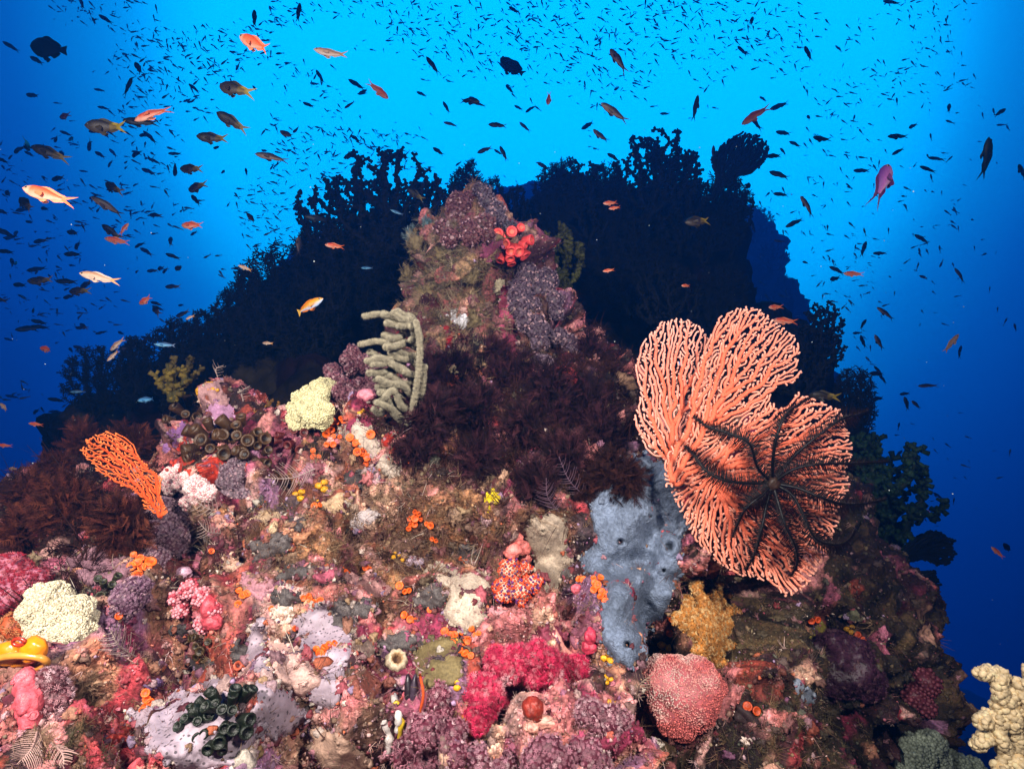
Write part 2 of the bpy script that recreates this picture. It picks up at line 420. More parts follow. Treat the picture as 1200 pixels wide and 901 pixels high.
# ---------------------------------------------------------------- placing on the reef
def hit(px, py, bv=None):
    d = unit(P(px, py, 1)); r = (bv or BV).ray_cast(Vector((0, 0, 0)), Vector(d))
    if r[0] is None: return None
    n = np.array(r[1]); n = -n if n @ d > 0 else n
    return np.array(r[0]), n

def spot(px, py, s=8, bv=None):
    """surface point under a pixel and a normal averaged over a small neighbourhood"""
    L, N = [], []
    for dx, dy in ((0, 0), (s, 0), (-s, 0), (0, s), (0, -s)):
        h = hit(px + dx, py + dy, bv)
        if h: L.append(h[0]); N.append(h[1])
    if not L:
        for rr in range(4, 80, 4):
            for a in range(0, 360, 30):
                h = hit(px + rr * math.cos(R(a)), py + rr * math.sin(R(a)), bv)
                if h: return P(px, py, h[0] @ FWD), unit(-P(px, py, 1))
        return P(px, py, 1.5), unit(-P(px, py, 1))
    dm = np.median([l @ FWD for l in L]); return P(px, py, dm), unit(np.sum(N, 0))

def mpp(d): return d / FPX          # metres per photo pixel at depth d
# ---------------------------------------------------------------- uncountable small growth on the reef (stuff)
ctr = fv[fq].mean(1); fnrm = np.cross(fv[fq[:, 1]] - fv[fq[:, 0]], fv[fq[:, 2]] - fv[fq[:, 0]]); far_ = np.linalg.norm(fnrm, axis=1)
fnrm = fnrm / (far_[:, None] + 1e-12); vd = unit(ctr); face_ = -(fnrm * vd).sum(1); dist_ = np.linalg.norm(ctr, axis=1)
cpx, cpy, cd_ = proj(ctr)
fcol = fc[fq].mean(1)
def scatter(n, wfun=None):
    global LASTC
    w = far_ / dist_ ** 2 * (.25 + np.clip(face_, 0, 1)) * (cpy < 960) * (cpx > -90) * (cpx < 1290)
    if wfun is not None: w = w * wfun(cpx, cpy)
    k = RNG.choice(len(w), n, p=w / w.sum()); a, b = RNG.random((2, n, 1)); q = fq[k]
    p = fv[q[:, 0]] * (1 - a) * (1 - b) + fv[q[:, 1]] * a * (1 - b) + fv[q[:, 2]] * a * b + fv[q[:, 3]] * (1 - a) * b
    LASTC = fcol[k]
    return p, fnrm[k], cpx[k], cpy[k]
WARM = lambda x, y: region_w(x, y)[:, 0] / region_w(x, y).sum(1) + .06
LUMPM = mat('crust_growth', rough=.65, nscale=400, nvar=.4, bscale=700, bump=.7, spec=.3, bdist=.0015)
BRIGHT = pal('dcb4b0', 'cc7484', 'e4ccc0', '9a5f78', 'c98f9c', 'a8604a', 'c8a07a', '7b4a68', '8c3038', 'b89ac0', 'd8704a', '5c4a44', 'e8d8c8', '6d2430', 'a07a60', 'c05a68', 'd0a8b0')
DULL = pal('6a5a40', '4a4030', '7c6a4c', '5a3a34', '6a3a40', '38302a', '8a7a60', '54403c', '5a5a4c')
def pick(px, py, n):
    w = region_w(px, py); w = w / w.sum(1, keepdims=True); r = RNG.random(n)
    c = BRIGHT[RNG.integers(0, len(BRIGHT), n)]; d = DULL[RNG.integers(0, len(DULL), n)]
    m = RNG.random((n, 1)) ** 2.4; c = np.where((r < w[:, 0] * 1.1)[:, None], c, d); return LASTC * (.75 + .6 * RNG.random((n, 1))) * (1 - m) + .9 * c * m
mb = MB()
for i in range(6):
    n = 1100; p, nn, x, y = scatter(n); s = np.exp(RNG.normal(-5.45, .42, n))
    F = frames(nn) * (s[:, None, None] * np.stack([np.ones(n), .5 + RNG.random(n), .35 + .6 * RNG.random(n)], 1)[:, None, :])
    mb.inst(blob_v(3, .75, 1.9, 40 + i, 4), p, F, pick(x, y, n), .3)
tag(mb.build('encrusting_growth', LUMPM, origin=(0, 1, -.4)), kind='stuff')
mb = MB()
for i in range(4):                                             # finer grains: bryozoans, tiny sponges, shell bits
    n = 9500; p, nn, x, y = scatter(n, None if i < 3 else (lambda a, b: .3 + 2 * (a > 860))); s = np.exp(RNG.normal(-6.25, .4, n))
    F = frames(nn) * s[:, None, None] * np.stack([np.ones(n), .6 + .8 * RNG.random(n), .5 + RNG.random(n)], 1)[:, None, :]
    mb.inst(blob_v(1, .55, 1.7, 60 + i), p + nn * s[:, None] * .4, F, pick(x, y, n) * (.7 + .6 * RNG.random((n, 1))), .3)
tag(mb.build('encrusting_grains', LUMPM, origin=(0, 1, -.4)), kind='stuff')

def hair_tpl(nb, spread, seg=3, w=.035, seed=0, curl=.3):
    """a tuft of thin tapering blades, unit height"""
    rg = np.random.default_rng(seed); V, F = [], []; o = 0
    for b in range(nb):
        d = unit(np.array([rg.normal() * spread, rg.normal() * spread, 1.])); L = .5 + .5 * rg.random(); c = rg.normal(size=3) * curl
        base = rg.normal(size=3) * .12; base[2] = 0; sd = unit(np.cross(d, rg.normal(size=3))); sd2 = np.cross(d, sd)
        for k in range(seg + 1):
            t = k / seg; p = base + d * L * t + c * t * t * L; r = w * (1 - .8 * t)
            V += [p + sd * r, p - sd * r * .5 + sd2 * r * .8, p - sd * r * .5 - sd2 * r * .8]
        for k in range(seg):
            for j in range(3): F.append([o + k * 3 + j, o + k * 3 + (j + 1) % 3, o + k * 3 + 3 + (j + 1) % 3, o + k * 3 + 3 + j])
        o += 3 * (seg + 1)
    return np.array(V), np.array(F)
HAIR = mat('turf_algae', rough=.8, nscale=90, nvar=.3, bump=0, spec=.15)
def tufts(name, n, size, cols, wfun, tpls, up=.35, sj=.35):
    mb = MB()
    for i, tp in enumerate(tpls):
        m = n // len(tpls); p, nn, x, y = scatter(m, wfun); s = size * np.exp(RNG.normal(0, sj, m))
        d = unit(nn + [0, -.15, up] + .5 * RNG.normal(size=(m, 3)))
        mb.inst(tp, p - nn * .002, frames(d) * s[:, None, None], cols[RNG.integers(0, len(cols), m)] * (.7 + .6 * RNG.random((m, 1))), .2)
    return tag(mb.build(name, HAIR, origin=(0, 1, -.4)), kind='stuff')
HT = [hair_tpl(11, .8, seed=1, w=.026, curl=.5), hair_tpl(14, 1., seed=2, w=.022, curl=.5), hair_tpl(9, .6, seed=3, w=.026, curl=.45)]
g_ = lambda cx, cy, rx, ry: (lambda x, y: np.exp(-(((x - cx) / rx) ** 2 + ((y - cy) / ry) ** 2)))
addw = lambda *fs: (lambda x, y: sum(f(x, y) for f in fs) + 1e-6)
tufts('fuzzy_turf', 7500, .0085, pal('a47c74', 'b08a80', '8c6464', 'c09c98', '7a5458', 'b0787e', '684a4c', 'c8a8a0'), lambda x, y: .3 + WARM(x, y), [hair_tpl(8, .9, w=.05, seed=21, seg=2), hair_tpl(6, .8, w=.05, seed=22, seg=2), hair_tpl(10, 1.1, w=.045, seed=23, seg=2)])
tufts('turf_algae', 4200, .017, pal('7a5c44', '6a4c3c', '8a6c50', '5a3c32', '94785e', '7c5c54'), addw(g_(490, 600, 120, 60), g_(420, 640, 160, 40), lambda x, y: .08 + 0 * x), HT)
tufts('hydroid_turf', 2300, .019, pal('8a765a', '988268', '74624a', '807868', '66624f', 'a08e74'), addw(g_(515, 290, 45, 50), g_(540, 350, 55, 60)), HT)
tufts('dark_algae_turf', 5200, .024, pal('2c120e', '3a1a14', '241010', '46241c', '301414'), addw(g_(610, 490, 110, 65), g_(80, 600, 110, 75), g_(700, 430, 60, 60)), HT)
tufts('olive_turf', 3200, .011, pal('4a4630', '5c5038', '3a3424', '6a5c40', '4a2a2c'), addw(g_(980, 780, 120, 100), g_(880, 860, 100, 60), g_(90, 870, 110, 50)), HT)
tufts('pale_hydroids', 420, .022, pal('c8b8a8', 'd0c4b8', 'b8a498', 'c8a8a8'), addw(g_(350, 640, 300, 160), g_(560, 560, 130, 90)), [hair_tpl(4, .5, w=.02, seed=5), hair_tpl(3, .6, w=.022, seed=6)])

# ---------------------------------------------------------------- builders for the animals on the reef
def star_tpl(n=8, curl=.35, w=.13, seed=0):
    V, F = [], []
    for k in range(n):
        a = 2 * math.pi * k / n + (seed % 7) * .1; d = np.array([math.cos(a), math.sin(a), 0]); s = np.array([-d[1], d[0], 0])
        b = .18 * d; m = .62 * d + [0, 0, .38]; t = 1.0 * d + [0, 0, .38 + curl]
        o = len(V); V += [b + s * w, b - s * w, b - [0, 0, .25], m + s * w * .9, m - s * w * .9, m - [0, 0, .12], t]
        F += [[o, o + 1, o + 4], [o, o + 4, o + 3], [o + 1, o + 2, o + 5], [o + 1, o + 5, o + 4], [o + 2, o, o + 3], [o + 2, o + 3, o + 5], [o + 3, o + 4, o + 6], [o + 4, o + 5, o + 6], [o + 5, o + 3, o + 6]]
    return np.array(V), np.array(F)
STAR, STAR6 = star_tpl(8), star_tpl(6, .6, .16, 3)
def fib(n):
    i = np.arange(n) + .5; z = 1 - 2 * i / n; r = np.sqrt(1 - z * z); t = i * 2.399963
    return np.stack([r * np.cos(t), r * np.sin(t), z], 1)
SOFT = mat('soft_coral_flesh', rough=.5, nscale=90, nvar=.2, bscale=400, bump=.4, spec=.35, sss=.0)
POLYP = mat('soft_coral_polyps', rough=.55, nscale=220, nvar=.3, bump=0, spec=.3)

def lobe_coral(name, lobes, body, polyp, label, cat='soft coral', dens=1.0, psize=.004, tpl=STAR, alt=None, amp=.16, lift=.35, group=None, jit=.5, stalk=None, sub=None, bv=None, bsc=2.2, mbd=SOFT, part='polyps'):
    """fleshy lobes (photo px, py, radius px, squash) standing on the reef and covered in polyps"""
    cs = []
    for l_ in lobes:
        px, py, r = l_[:3]; dz = l_[3] if len(l_) > 3 else 0.
        L, N = spot(px, py, max(4, r * .5), bv); d = L @ FWD; rr = r * mpp(d) * .95
        cs.append((P(px, py, d - rr * lift - dz), rr))
    D0 = np.array([c @ FWD for c, r in cs]); A_ = np.c_[np.ones(len(cs)), [[c @ RT, c @ UP] for c, r in cs]] if len(cs) > 4 else np.ones((len(cs), 1)); dm_ = A_ @ np.linalg.lstsq(A_, D0, rcond=None)[0]
    cs = [(c * (.15 + .85 * m_ / (c @ FWD)), r) for (c, r), m_ in zip(cs, dm_)]; n_main = len(cs)     # one colony: lobes drawn together
    seed = int(lobes[0][0] * 7 + lobes[0][1])
    if sub:                                                     # knobs budding from every lobe
        rg = np.random.default_rng(seed); ns, q = sub
        for c, r in list(cs):
            u = unit(rg.normal(size=(ns * 3, 3))); u = u[(u @ unit(c)) < .3][:ns]
            for w_ in u: cs.append((c + w_ * r * (.82 + .2 * rg.random()), r * q * (.75 + .5 * rg.random())))
    mb, mp = MB(), MB()
    for k, (c, r) in enumerate(cs):
        v, f = blob_v(3 if k >= n_main else 4 if r > .03 else 3, amp, bsc, seed + k); mb.add(v * r + c, f, np.asarray(body) * (1 + .3 * fbm(v * 3, 2, k))[:, None])
        n = int(min(4500, dens * 4 * math.pi * r * r / (psize * psize * 1.6))); u = fib(n) + RNG.normal(size=(n, 3)) * .03; u = unit(u)
        pos = c + u * (r * (1 + amp * fbm(u * bsc + (seed + k) * 7.7, 3, seed + k)))[:, None]
        ok = (u @ unit(c)) < .45
        for k2, (c2, r2) in enumerate(cs):
            if k2 != k: ok &= np.linalg.norm(pos - c2, axis=1) > r2 * .96
        pos, u = pos[ok], u[ok]; m = len(pos)
        col = np.asarray(polyp) * (1 - jit / 2 + jit * RNG.random((m, 1)))
        if alt is not None:
            w = (RNG.random(m) < alt[1]) * 1. if not callable(alt[1]) else np.clip(alt[1](pos), 0, 1); w = w[:, None]; col = col * (1 - w) + w * np.asarray(alt[0]) * (.75 + .5 * RNG.random((m, 1)))
        s = psize * (.7 + .6 * RNG.random(m)); mp.inst(tpl, pos + u * (s * .2)[:, None], frames(u + .25 * RNG.normal(size=u.shape)) * s[:, None, None], col, .35)
    if stalk:
        sx, sy, sr = stalk; L, N = spot(sx, sy, 4, bv); addtube(mb, bez([L - N * .005, (L + cs[0][0]) / 2 + N * .004, cs[0][0]], 6), np.linspace(1, .8, 13) * sr * mpp(L @ FWD), np.asarray(body) * 1.1, 10)
    o = tag(mb.build(name, mbd), label, cat, group)
    mp.build(part, POLYP, o); return o

SPONGE = dict(rough=.7, nscale=260, nvar=.28, spec=.22, bscale=420, bump=.8)
EDGE, EDGEC = [], []
def drape(name, poly, thick, col, label, cat='sponge', m=None, step=2.0, edge=9., group=None, rough_edge=4.5, colfun=None, lumps=0., sc=40, holes=(), bv=None, osc=None):
    """a living sheet lying on the reef: polygon outline in photo px, domed to a thickness, tucked in at its edge"""
    poly = np.asarray(poly, float); bv = bv or BV
    # wobble the outline
    pp = []
    for i in range(len(poly)):
        a, b = poly[i - 1], poly[i]; n = max(2, int(np.hypot(*(b - a)) / 4))
        for t in np.arange(n) / n: pp.append(a * (1 - t) + b * t)
    pp = np.array(pp); q3 = np.c_[pp / 14., np.full(len(pp), poly[0, 0])]
    pp = pp + rough_edge * np.stack([fbm(q3, 3, 5), fbm(q3 + 50, 3, 6)], 1)
    x0, y0 = pp.min(0) - step; x1, y1 = pp.max(0) + step
    xs = np.arange(x0, x1, step); ys = np.arange(y0, y1, step); X, Y = np.meshgrid(xs, ys)
    ins = inpoly(X, Y, pp); ed = edgedist(X, Y, pp) * np.where(ins, 1, -1)
    for hx, hy, hr in holes: ed = np.minimum(ed, np.hypot(X - hx, Y - hy) - hr)
    use = ed > -step * 1.5; D = np.full(X.shape, np.nan)
    for j, i in zip(*np.where(use)):
        h = bv.ray_cast(Vector((0, 0, 0)), Vector(unit(P(X[j, i], Y[j, i], 1))))
        if h[0] is not None: D[j, i] = np.array(h[0]) @ FWD
    med = np.nanmedian(D); D[np.abs(D - med) > .22] = np.nan
    ok = use & ~np.isnan(D); raw = np.where(ok, D, med); sm = raw.copy()
    for _ in range(26):
        sm = np.minimum(sm, raw + .012)
        w = np.zeros_like(sm); s_ = np.zeros_like(sm)
        for dx, dy in ((1, 0), (-1, 0), (0, 1), (0, -1)):
            o_ = np.roll(np.roll(ok, dx, 1), dy, 0); w += o_; s_ += np.where(o_, np.roll(np.roll(sm, dx, 1), dy, 0), 0)
        sm = np.where(ok & (w > 0), .4 * sm + .6 * s_ / np.maximum(w, 1), sm)
    t = np.clip(ed / edge, -1, 1); prof = np.where(t > 0, np.sqrt(np.clip(1 - (1 - t) ** 2, 0, 1)), t * .8)
    pt = np.stack([P(x, y, 1) for x, y in zip(X.ravel(), Y.ravel())])
    dd = sm - thick * prof; base = pt * dd.ravel()[:, None]
    nz = fbm(base * sc, 3, int(poly[0, 0])).reshape(X.shape); dd = dd - (lumps * nz + .35 * lumps * fbm(base * sc * 3.3, 3, 77).reshape(X.shape) + .0012 * fbm(base * 170, 2, 78).reshape(X.shape)) * np.clip(t, 0, 1)
    if osc is not None:
        for ox, oy, orr in osc:                                 # oscula: a raised rim round a pit
            q = np.hypot(X - ox, Y - oy) / orr; dd = dd - .006 * np.exp(-((q - 1.25) / .5) ** 2) + .012 * np.exp(-(q / .75) ** 4)
    base = pt * dd.ravel()[:, None]
    k = np.where(ok.ravel())[0]; mp = np.full(X.size, -1); mp[k] = np.arange(len(k)); nx = X.shape[1]
    j, i = np.meshgrid(np.arange(X.shape[0] - 1), np.arange(nx - 1), indexing='ij'); a = (j * nx + i).ravel()
    q = np.stack([a, a + nx, a + nx + 1, a + 1], 1); q = q[ok.ravel()[q].all(1)]
    c = np.broadcast_to(col, (len(k), 3)) * (1 + .26 * fbm(base[k] * 22, 3, 9) + .18 * fbm(base[k] * 90, 3, 19))[:, None]
    if osc is not None:
        for ox, oy, orr in osc: c = np.where(np.hypot(X.ravel()[k] - ox, Y.ravel()[k] - oy)[:, None] < orr * .62, c * .25, c)
    if colfun is not None: c = colfun(base[k], X.ravel()[k], Y.ravel()[k], c)
    e_ = np.where((ed.ravel()[k] < 2.2) | (RNG.random(len(k)) < .012))[0]; e_ = e_[RNG.random(len(e_)) < .55]; EDGE.append(base[k][e_]); EDGEC.append(c[e_])
    return tag(MB().add(base[k], mp[q], c).build(name, m or mat('sponge_skin', **SPONGE)), label, cat, group)

def ell(cx, cy, rx, ry, n=18, wob=.25, seed=0):
    a = np.arange(n) / n * 2 * math.pi; r = 1 + wob * np.random.default_rng(seed + int(cx + cy * 3)).normal(size=n) * .6
    return np.stack([cx + rx * r * np.cos(a), cy + ry * r * np.sin(a)], 1)

def fan(name, poly, base, d, tilt, label, col, tip, r0=.0026, spacing=6.2, cat='sea fan', bowl=.05, seed=0, group=None, extra=(), rmax=.0062, m=None, k=5, step=2.4, jit=.2):
    """a gorgonian: one flat net of branches grown from its base over an outline"""
    poly = np.asarray(poly, float); rg = np.random.default_rng(seed)
    x0, y0 = poly.min(0); x1, y1 = poly.max(0); n = int((x1 - x0) * (y1 - y0) / (spacing * .30) ** 2)
    a = np.stack([rg.uniform(x0, x1, n), rg.uniform(y0, y1, n)], 1); a = a[inpoly(a[:, 0], a[:, 1], poly)]
    nodes, par = colonize(a, base, step, spacing * .46, spacing * 2.0, jitter=jit, seed=seed)
    rad, ch = chains(nodes, par, r0, 4.2, rmax)
    c0 = poly.mean(0); sc = mpp(d); ax = np.array([math.cos(tilt[0]), math.sin(tilt[0]), 0]); ay = np.array([0, math.sin(tilt[1]), math.cos(tilt[1])])
    C0 = P(c0[0], c0[1], d); u = (nodes[:, 0] - c0[0]) * sc; w = (c0[1] - nodes[:, 1]) * sc
    rr = (u * u + w * w) / (max(x1 - x0, y1 - y0) * sc / 2) ** 2
    p3 = C0 + u[:, None] * ax + w[:, None] * ay + np.outer(-bowl * rr * .5 + .006 * fbm(np.c_[u, w, w * 0] * 25, 2, seed), FWD)
    mb = MB()
    R0 = np.minimum(rad, rmax)
    for c in ch:
        pts = p3[c]; r = R0[c].copy(); r[0] = min(r[0], r[1] * 1.25)
        if len(pts) > 3: pts = np.vstack([pts[:1], (pts[:-2] + 2 * pts[1:-1] + pts[2:]) / 4, pts[-1:]])
        t = np.clip((r - r0) / (rmax * .7 - r0), 0, 1); cc = np.repeat(np.asarray(tip) * (1 - t[:, None]) + np.asarray(col) * t[:, None], k, 0)
        tipw = np.zeros(len(c)); tipw[-3:] = [.3, .7, 1][-len(tipw[-3:]):]
        if len(extra): cc = cc * (1 - np.repeat(tipw, k)[:, None] * .5) + np.asarray(extra) * np.repeat(tipw, k)[:, None] * .5
        addtube(mb, pts, r, cc, k)
    o = mb.build(name, m or mat('gorgonian_skin', rough=.6, nscale=500, nvar=.3, bscale=900, bump=.8, spec=.25, bdist=.0015), origin=p3[0])
    return tag(o, label, cat, group), p3, nodes

def cup_tpl(k=12, seed=0, tent=0):
    """a cup coral polyp: short flared tube with a sunken mouth, unit radius"""
    prof = [(.75, 0), (.82, .5), (1.0, 1.05), (.98, 1.22), (.80, 1.25), (.58, 1.08), (.30, .95), (.0, 1.0)]
    a = np.arange(k) / k * 2 * math.pi; V = []
    for r, z in prof: V += [[r * math.cos(t) * (1 + .06 * math.sin(6 * t)), r * math.sin(t) * (1 + .06 * math.sin(6 * t)), z] for t in a]
    F = []
    for i in range(len(prof) - 1):
        for j in range(k): F.append([i * k + j, i * k + (j + 1) % k, (i + 1) * k + (j + 1) % k, (i + 1) * k + j])
    return np.array(V), np.array(F)
CUP = cup_tpl(); CUPM = mat('cup_coral_flesh', rough=.45, nscale=300, nvar=.22, bscale=600, bump=.5, spec=.4)
def cup_coral(px, py, rpx, n, col, label, mouth=None, spread=1.5, group=None, name='cup_coral', cat='cup coral', long=1., bv=None, out=.5):
    rg = np.random.default_rng(int(px * 13 + py)); L, N = spot(px, py, max(3, rpx), bv); N = unit(N + .6 * unit(-L)); d = L @ FWD; r = rpx * mpp(d)
    F0 = frame(N); cs = []
    for i in range(n):
        a = i * 2.4 + rg.random(); q = spread * r * math.sqrt(i / max(1, n)) * 1.15
        off = F0[:, 0] * math.cos(a) * q + F0[:, 1] * math.sin(a) * q; dr = unit(N + out * off / (r * spread + 1e-6) + .12 * rg.normal(size=3)); dome = N * (r * spread * .55 * max(0., 1 - (q / (spread * r * 1.2)) ** 2) if n >= 6 else 0.)
        cs.append((L + off + dome + dr * r * .15, dr, r * (.75 + .4 * rg.random())))
    def one(c, dr, s):
        v, f = CUP; w = (v * [1, 1, long]) @ (frame(dr) * s).T + c; t = np.clip((v[:, 2] - .5) / .7, 0, 1)[:, None]
        cc = np.asarray(col) * (.75 + .35 * t); rim = (np.hypot(v[:, 0], v[:, 1]) < .5) & (v[:, 2] > .9)
        cc = np.where(rim[:, None], np.asarray(mouth if mouth is not None else np.asarray(col) * .55), cc); return MB().add(w, f, cc)
    if n == 1: return tag(one(*cs[0]).build(name, CUPM), label, cat, group)
    t = thing(name, L, label, cat, group)
    for c in cs: one(*c).build('polyp', CUPM, t)
    return t

def knob_tree(seed, dims, natt, step, kill, r0, rmax, stub, col, tip, flat=1., stubsize=.016, k=5, sth=.3):
    """a branching tree coral with stub polyps along its branches; returns MB in local metres, base at the origin"""
    rg = np.random.default_rng(seed); a = unit(rg.normal(size=(natt, 3))) * (rg.random((natt, 1)) ** (1 / 2.2))
    a = a * [dims[0] / 2, dims[1] / 2 * flat, dims[2] / 2] + [0, 0, dims[2] * .55]
    a = a[a[:, 2] > .02]; nodes, par = colonize(a, [[0, 0, -.03]], step, kill, kill * 4, jitter=.25, seed=seed)
    rad, ch = chains(nodes, par, r0, 2.5, rmax); mb = MB()
    for c in ch:
        r = rad[c].copy(); r[0] = min(r[0], r[1] * 1.2); addtube(mb, nodes[c], r, col, k)
    if stub:
        i = np.arange(1, len(nodes)); i = np.repeat(i, stub); tg = unit(nodes[i] - nodes[par[i]]); d = unit(rg.normal(size=tg.shape)); d = unit(d - tg * (d * tg).sum(1, keepdims=True) * .5 + tg * .35)
        p = nodes[i] * .5 + nodes[par[i]] * .5 + (nodes[i] - nodes[par[i]]) * rg.random((len(i), 1)) * .5; th = np.arange(5) / 5 * 2 * math.pi
        tv = np.vstack([np.c_[np.cos(th) * sth, np.sin(th) * sth, th * 0], np.c_[np.cos(th) * sth * 1.3, np.sin(th) * sth * 1.3, th * 0 + 1], [[0, 0, 1.02]]])
        tf = np.array([[j, (j + 1) % 5, 5 + (j + 1) % 5, 5 + j] for j in range(5)]); tt = np.array([[5 + j, 5 + (j + 1) % 5, 10] for j in range(5)])
        s = stubsize * (.6 + .8 * rg.random(len(i))); Fr = frames(d) * s[:, None, None]; cc = np.asarray(tip) * (.6 + .8 * rg.random((len(i), 1)))
        n0 = mb.n; mb.inst((tv, tf), p, Fr, cc); mb.t.append((tt[None] + (np.arange(len(i)) * 11)[:, None, None]).reshape(-1, 3) + n0)
    return mb

def plume_tpl(nleaf=26, w=.22, seed=0, droop=.3, r=.012):
    """one feathery hydroid plume of unit height: stem with two ranks of side threads"""
    mb = MB(); rg = np.random.default_rng(seed); t = np.linspace(0, 1, 12); st = np.stack([droop * t * t, .06 * np.sin(t * 5), t * (1 - .25 * droop * t)], 1)
    v, f = tube(st, np.linspace(r * 1.5, r * .5, 12), 3); V, F = [v], [f]; o = len(v)
    for i in range(nleaf):
        q = .12 + .86 * i / nleaf; p = np.array([np.interp(q, t, st[:, j]) for j in range(3)]); L = w * math.sin(math.pi * min(1, .18 + .8 * q)) * (.8 + .4 * rg.random())
        for s in (-1, 1):
            e = p + L * np.array([.25 * rg.normal() * .3, s, .55 + .2 * rg.normal()]); v, f = tube(np.array([p, (p + e) / 2 + [0, 0, -.1 * L], e]), [r * .7, r * .55, r * .25], 3); V.append(v); F.append(f + o); o += len(v)
    return np.vstack(V), np.vstack(F)
PLUMES = [plume_tpl(24, .20, s, .15 + .12 * s) for s in range(4)]
SOFTPL = [plume_tpl(15, .3, 10 + s, .2 + .2 * s, .03) for s in range(3)]
def plume_bush(name, px, py, wpx, hpx, n, size, cols, label, cat, group=None, bv=None, lift=0., m=None, tpls=PLUMES, upb=.5, dep=.6):
    """a bush of many feathery plumes springing from a small mound"""
    L, N = spot(px, py, min(wpx, hpx) * .5, bv); d = L @ FWD; s_ = mpp(d); rg = np.random.default_rng(int(px * 3 + py))
    u = rg.normal(size=(n, 3)); u = unit(u); u = u[(u @ unit(L)) < .35]; n = len(u); rr = rg.random((n, 1)) ** .45
    pos = L + unit(-L) * lift + u * rr * np.array([wpx * s_ * .62, max(wpx, hpx) * s_ * dep * .5, hpx * s_ * .62]) ; dr = unit(u + [0, -.1, upb] + .3 * rg.normal(size=u.shape)); mb = MB()
    for i, tp in enumerate(tpls):
        k = np.arange(n) % len(tpls) == i; m_ = k.sum(); sz = size * (.6 + .7 * rg.random(m_)); mb.inst(tp, pos[k] - dr[k] * size * .55, frames(dr[k]) * sz[:, None, None], np.asarray(cols)[rg.integers(0, len(cols), m_)] * (.6 + .8 * rg.random((m_, 1))), .2)
    v, f = blob_v(3, .25, 2, int(px)); mb.add(v * np.array([wpx, max(wpx, hpx) * dep, hpx]) * s_ * .40 + L, f, np.asarray(cols)[0] * .7)
    return tag(mb.build(name, m or HAIR, origin=L), label, cat, group)
# ---------------------------------------------------------------- sea fans and the feather star
CO, CT = srgb('e26a4a'), srgb('ec9078'); CP = srgb('f4baa8')
fanD = 1.13
fan('sea_fan', [(748, 462), (742, 430), (755, 395), (775, 376), (800, 368), (822, 376), (838, 398), (850, 430), (840, 470), (810, 510), (780, 545), (748, 528), (736, 492)], (772, 548), fanD + .05, (.12, .1),
    'pale salmon sea fan lobe standing left of and behind the tall coral fan', CO, srgb('ec9e8c'), spacing=5.2, seed=3, r0=.0020, jit=.4, extra=CP, group='salmon sea fans')
fan('sea_fan', [(800, 500), (812, 440), (828, 405), (845, 368), (872, 356), (892, 358), (912, 376), (930, 392), (938, 412), (930, 424), (938, 440), (925, 452), (905, 455), (892, 478), (870, 505), (840, 535), (800, 560), (765, 565), (770, 530)], (776, 560), fanD, (-.05, .05),
    'tall salmon sea fan with a jagged upper rim rising above the black feather star', CO, srgb('e88e76'), spacing=5.2, seed=4, r0=.0020, jit=.4, extra=CP, group='salmon sea fans')
fan('sea_fan', [(905, 468), (920, 482), (935, 458), (955, 468), (978, 478), (988, 500), (994, 525), (988, 548), (985, 572), (972, 606), (958, 636), (940, 664), (918, 684), (900, 686), (888, 672), (860, 668), (838, 658), (812, 634), (794, 600), (784, 572), (795, 552), (820, 540), (850, 520), (880, 500)], (838, 556), fanD - .05, (-.1, .02),
    'round salmon sea fan with the black feather star clinging to its middle', CO, srgb('e88a70'), spacing=5.2, seed=5, r0=.0020, jit=.42, extra=CP, group='salmon sea fans')
fan('sea_fan', [(112, 525), (118, 510), (135, 503), (150, 508), (160, 530), (172, 548), (190, 560), (195, 578), (215, 592), (205, 600), (180, 592), (160, 575), (140, 565), (122, 552)], (206, 600), 1.02, (.2, .1),
    'small bright orange sea fan leaning left over the dark brown bushes', srgb('d84a14'), srgb('ee6a2a'), spacing=3.7, seed=6, r0=.0011, rmax=.003, jit=.3, extra=srgb('f48a4a'))
fan('sea_fan', [(835, 212), (830, 190), (850, 165), (872, 151), (893, 155), (904, 172), (897, 190), (880, 203), (858, 212), (825, 245)], (812, 252), 2.9, (.1, .1),
    'dark blue sea fan silhouetted against the water at the upper right of the reef crest', srgb('202028'), srgb('2a2a34'), spacing=3.3, seed=8, r0=.006, rmax=.013, jit=.45)
for (bx, by, rr, lab) in ((1104, 640, 24, 'round dark sea fan jutting right into open water beside the green tree coral'), (1086, 682, 20, 'dark sea fan just below the round one, on the right edge of the reef')):
    fan('sea_fan', np.vstack([ell(bx - 10, by, rr, rr * .8, seed=2)[:8], [[bx - rr * 2.4, by + 12], [bx - rr * 2.4, by - 2]], ell(bx - 10, by, rr, rr * .8, seed=2)[11:]]), (bx - rr * 2.6, by + 8), 1.95, (.1, .1), lab, srgb('141c26'), srgb('18222c'), spacing=3.2, seed=int(bx), r0=.0045, rmax=.01, jit=.25)
fan('sea_fan', ell(930, 700, 26, 60, seed=4), (945, 765), 1.36, (.3, .1), 'dusky maroon sea fan hanging in the shade below the salmon fans', srgb('5a3a44'), srgb('6a4a50'), spacing=4.4, seed=14, r0=.0016, rmax=.004, jit=.3)

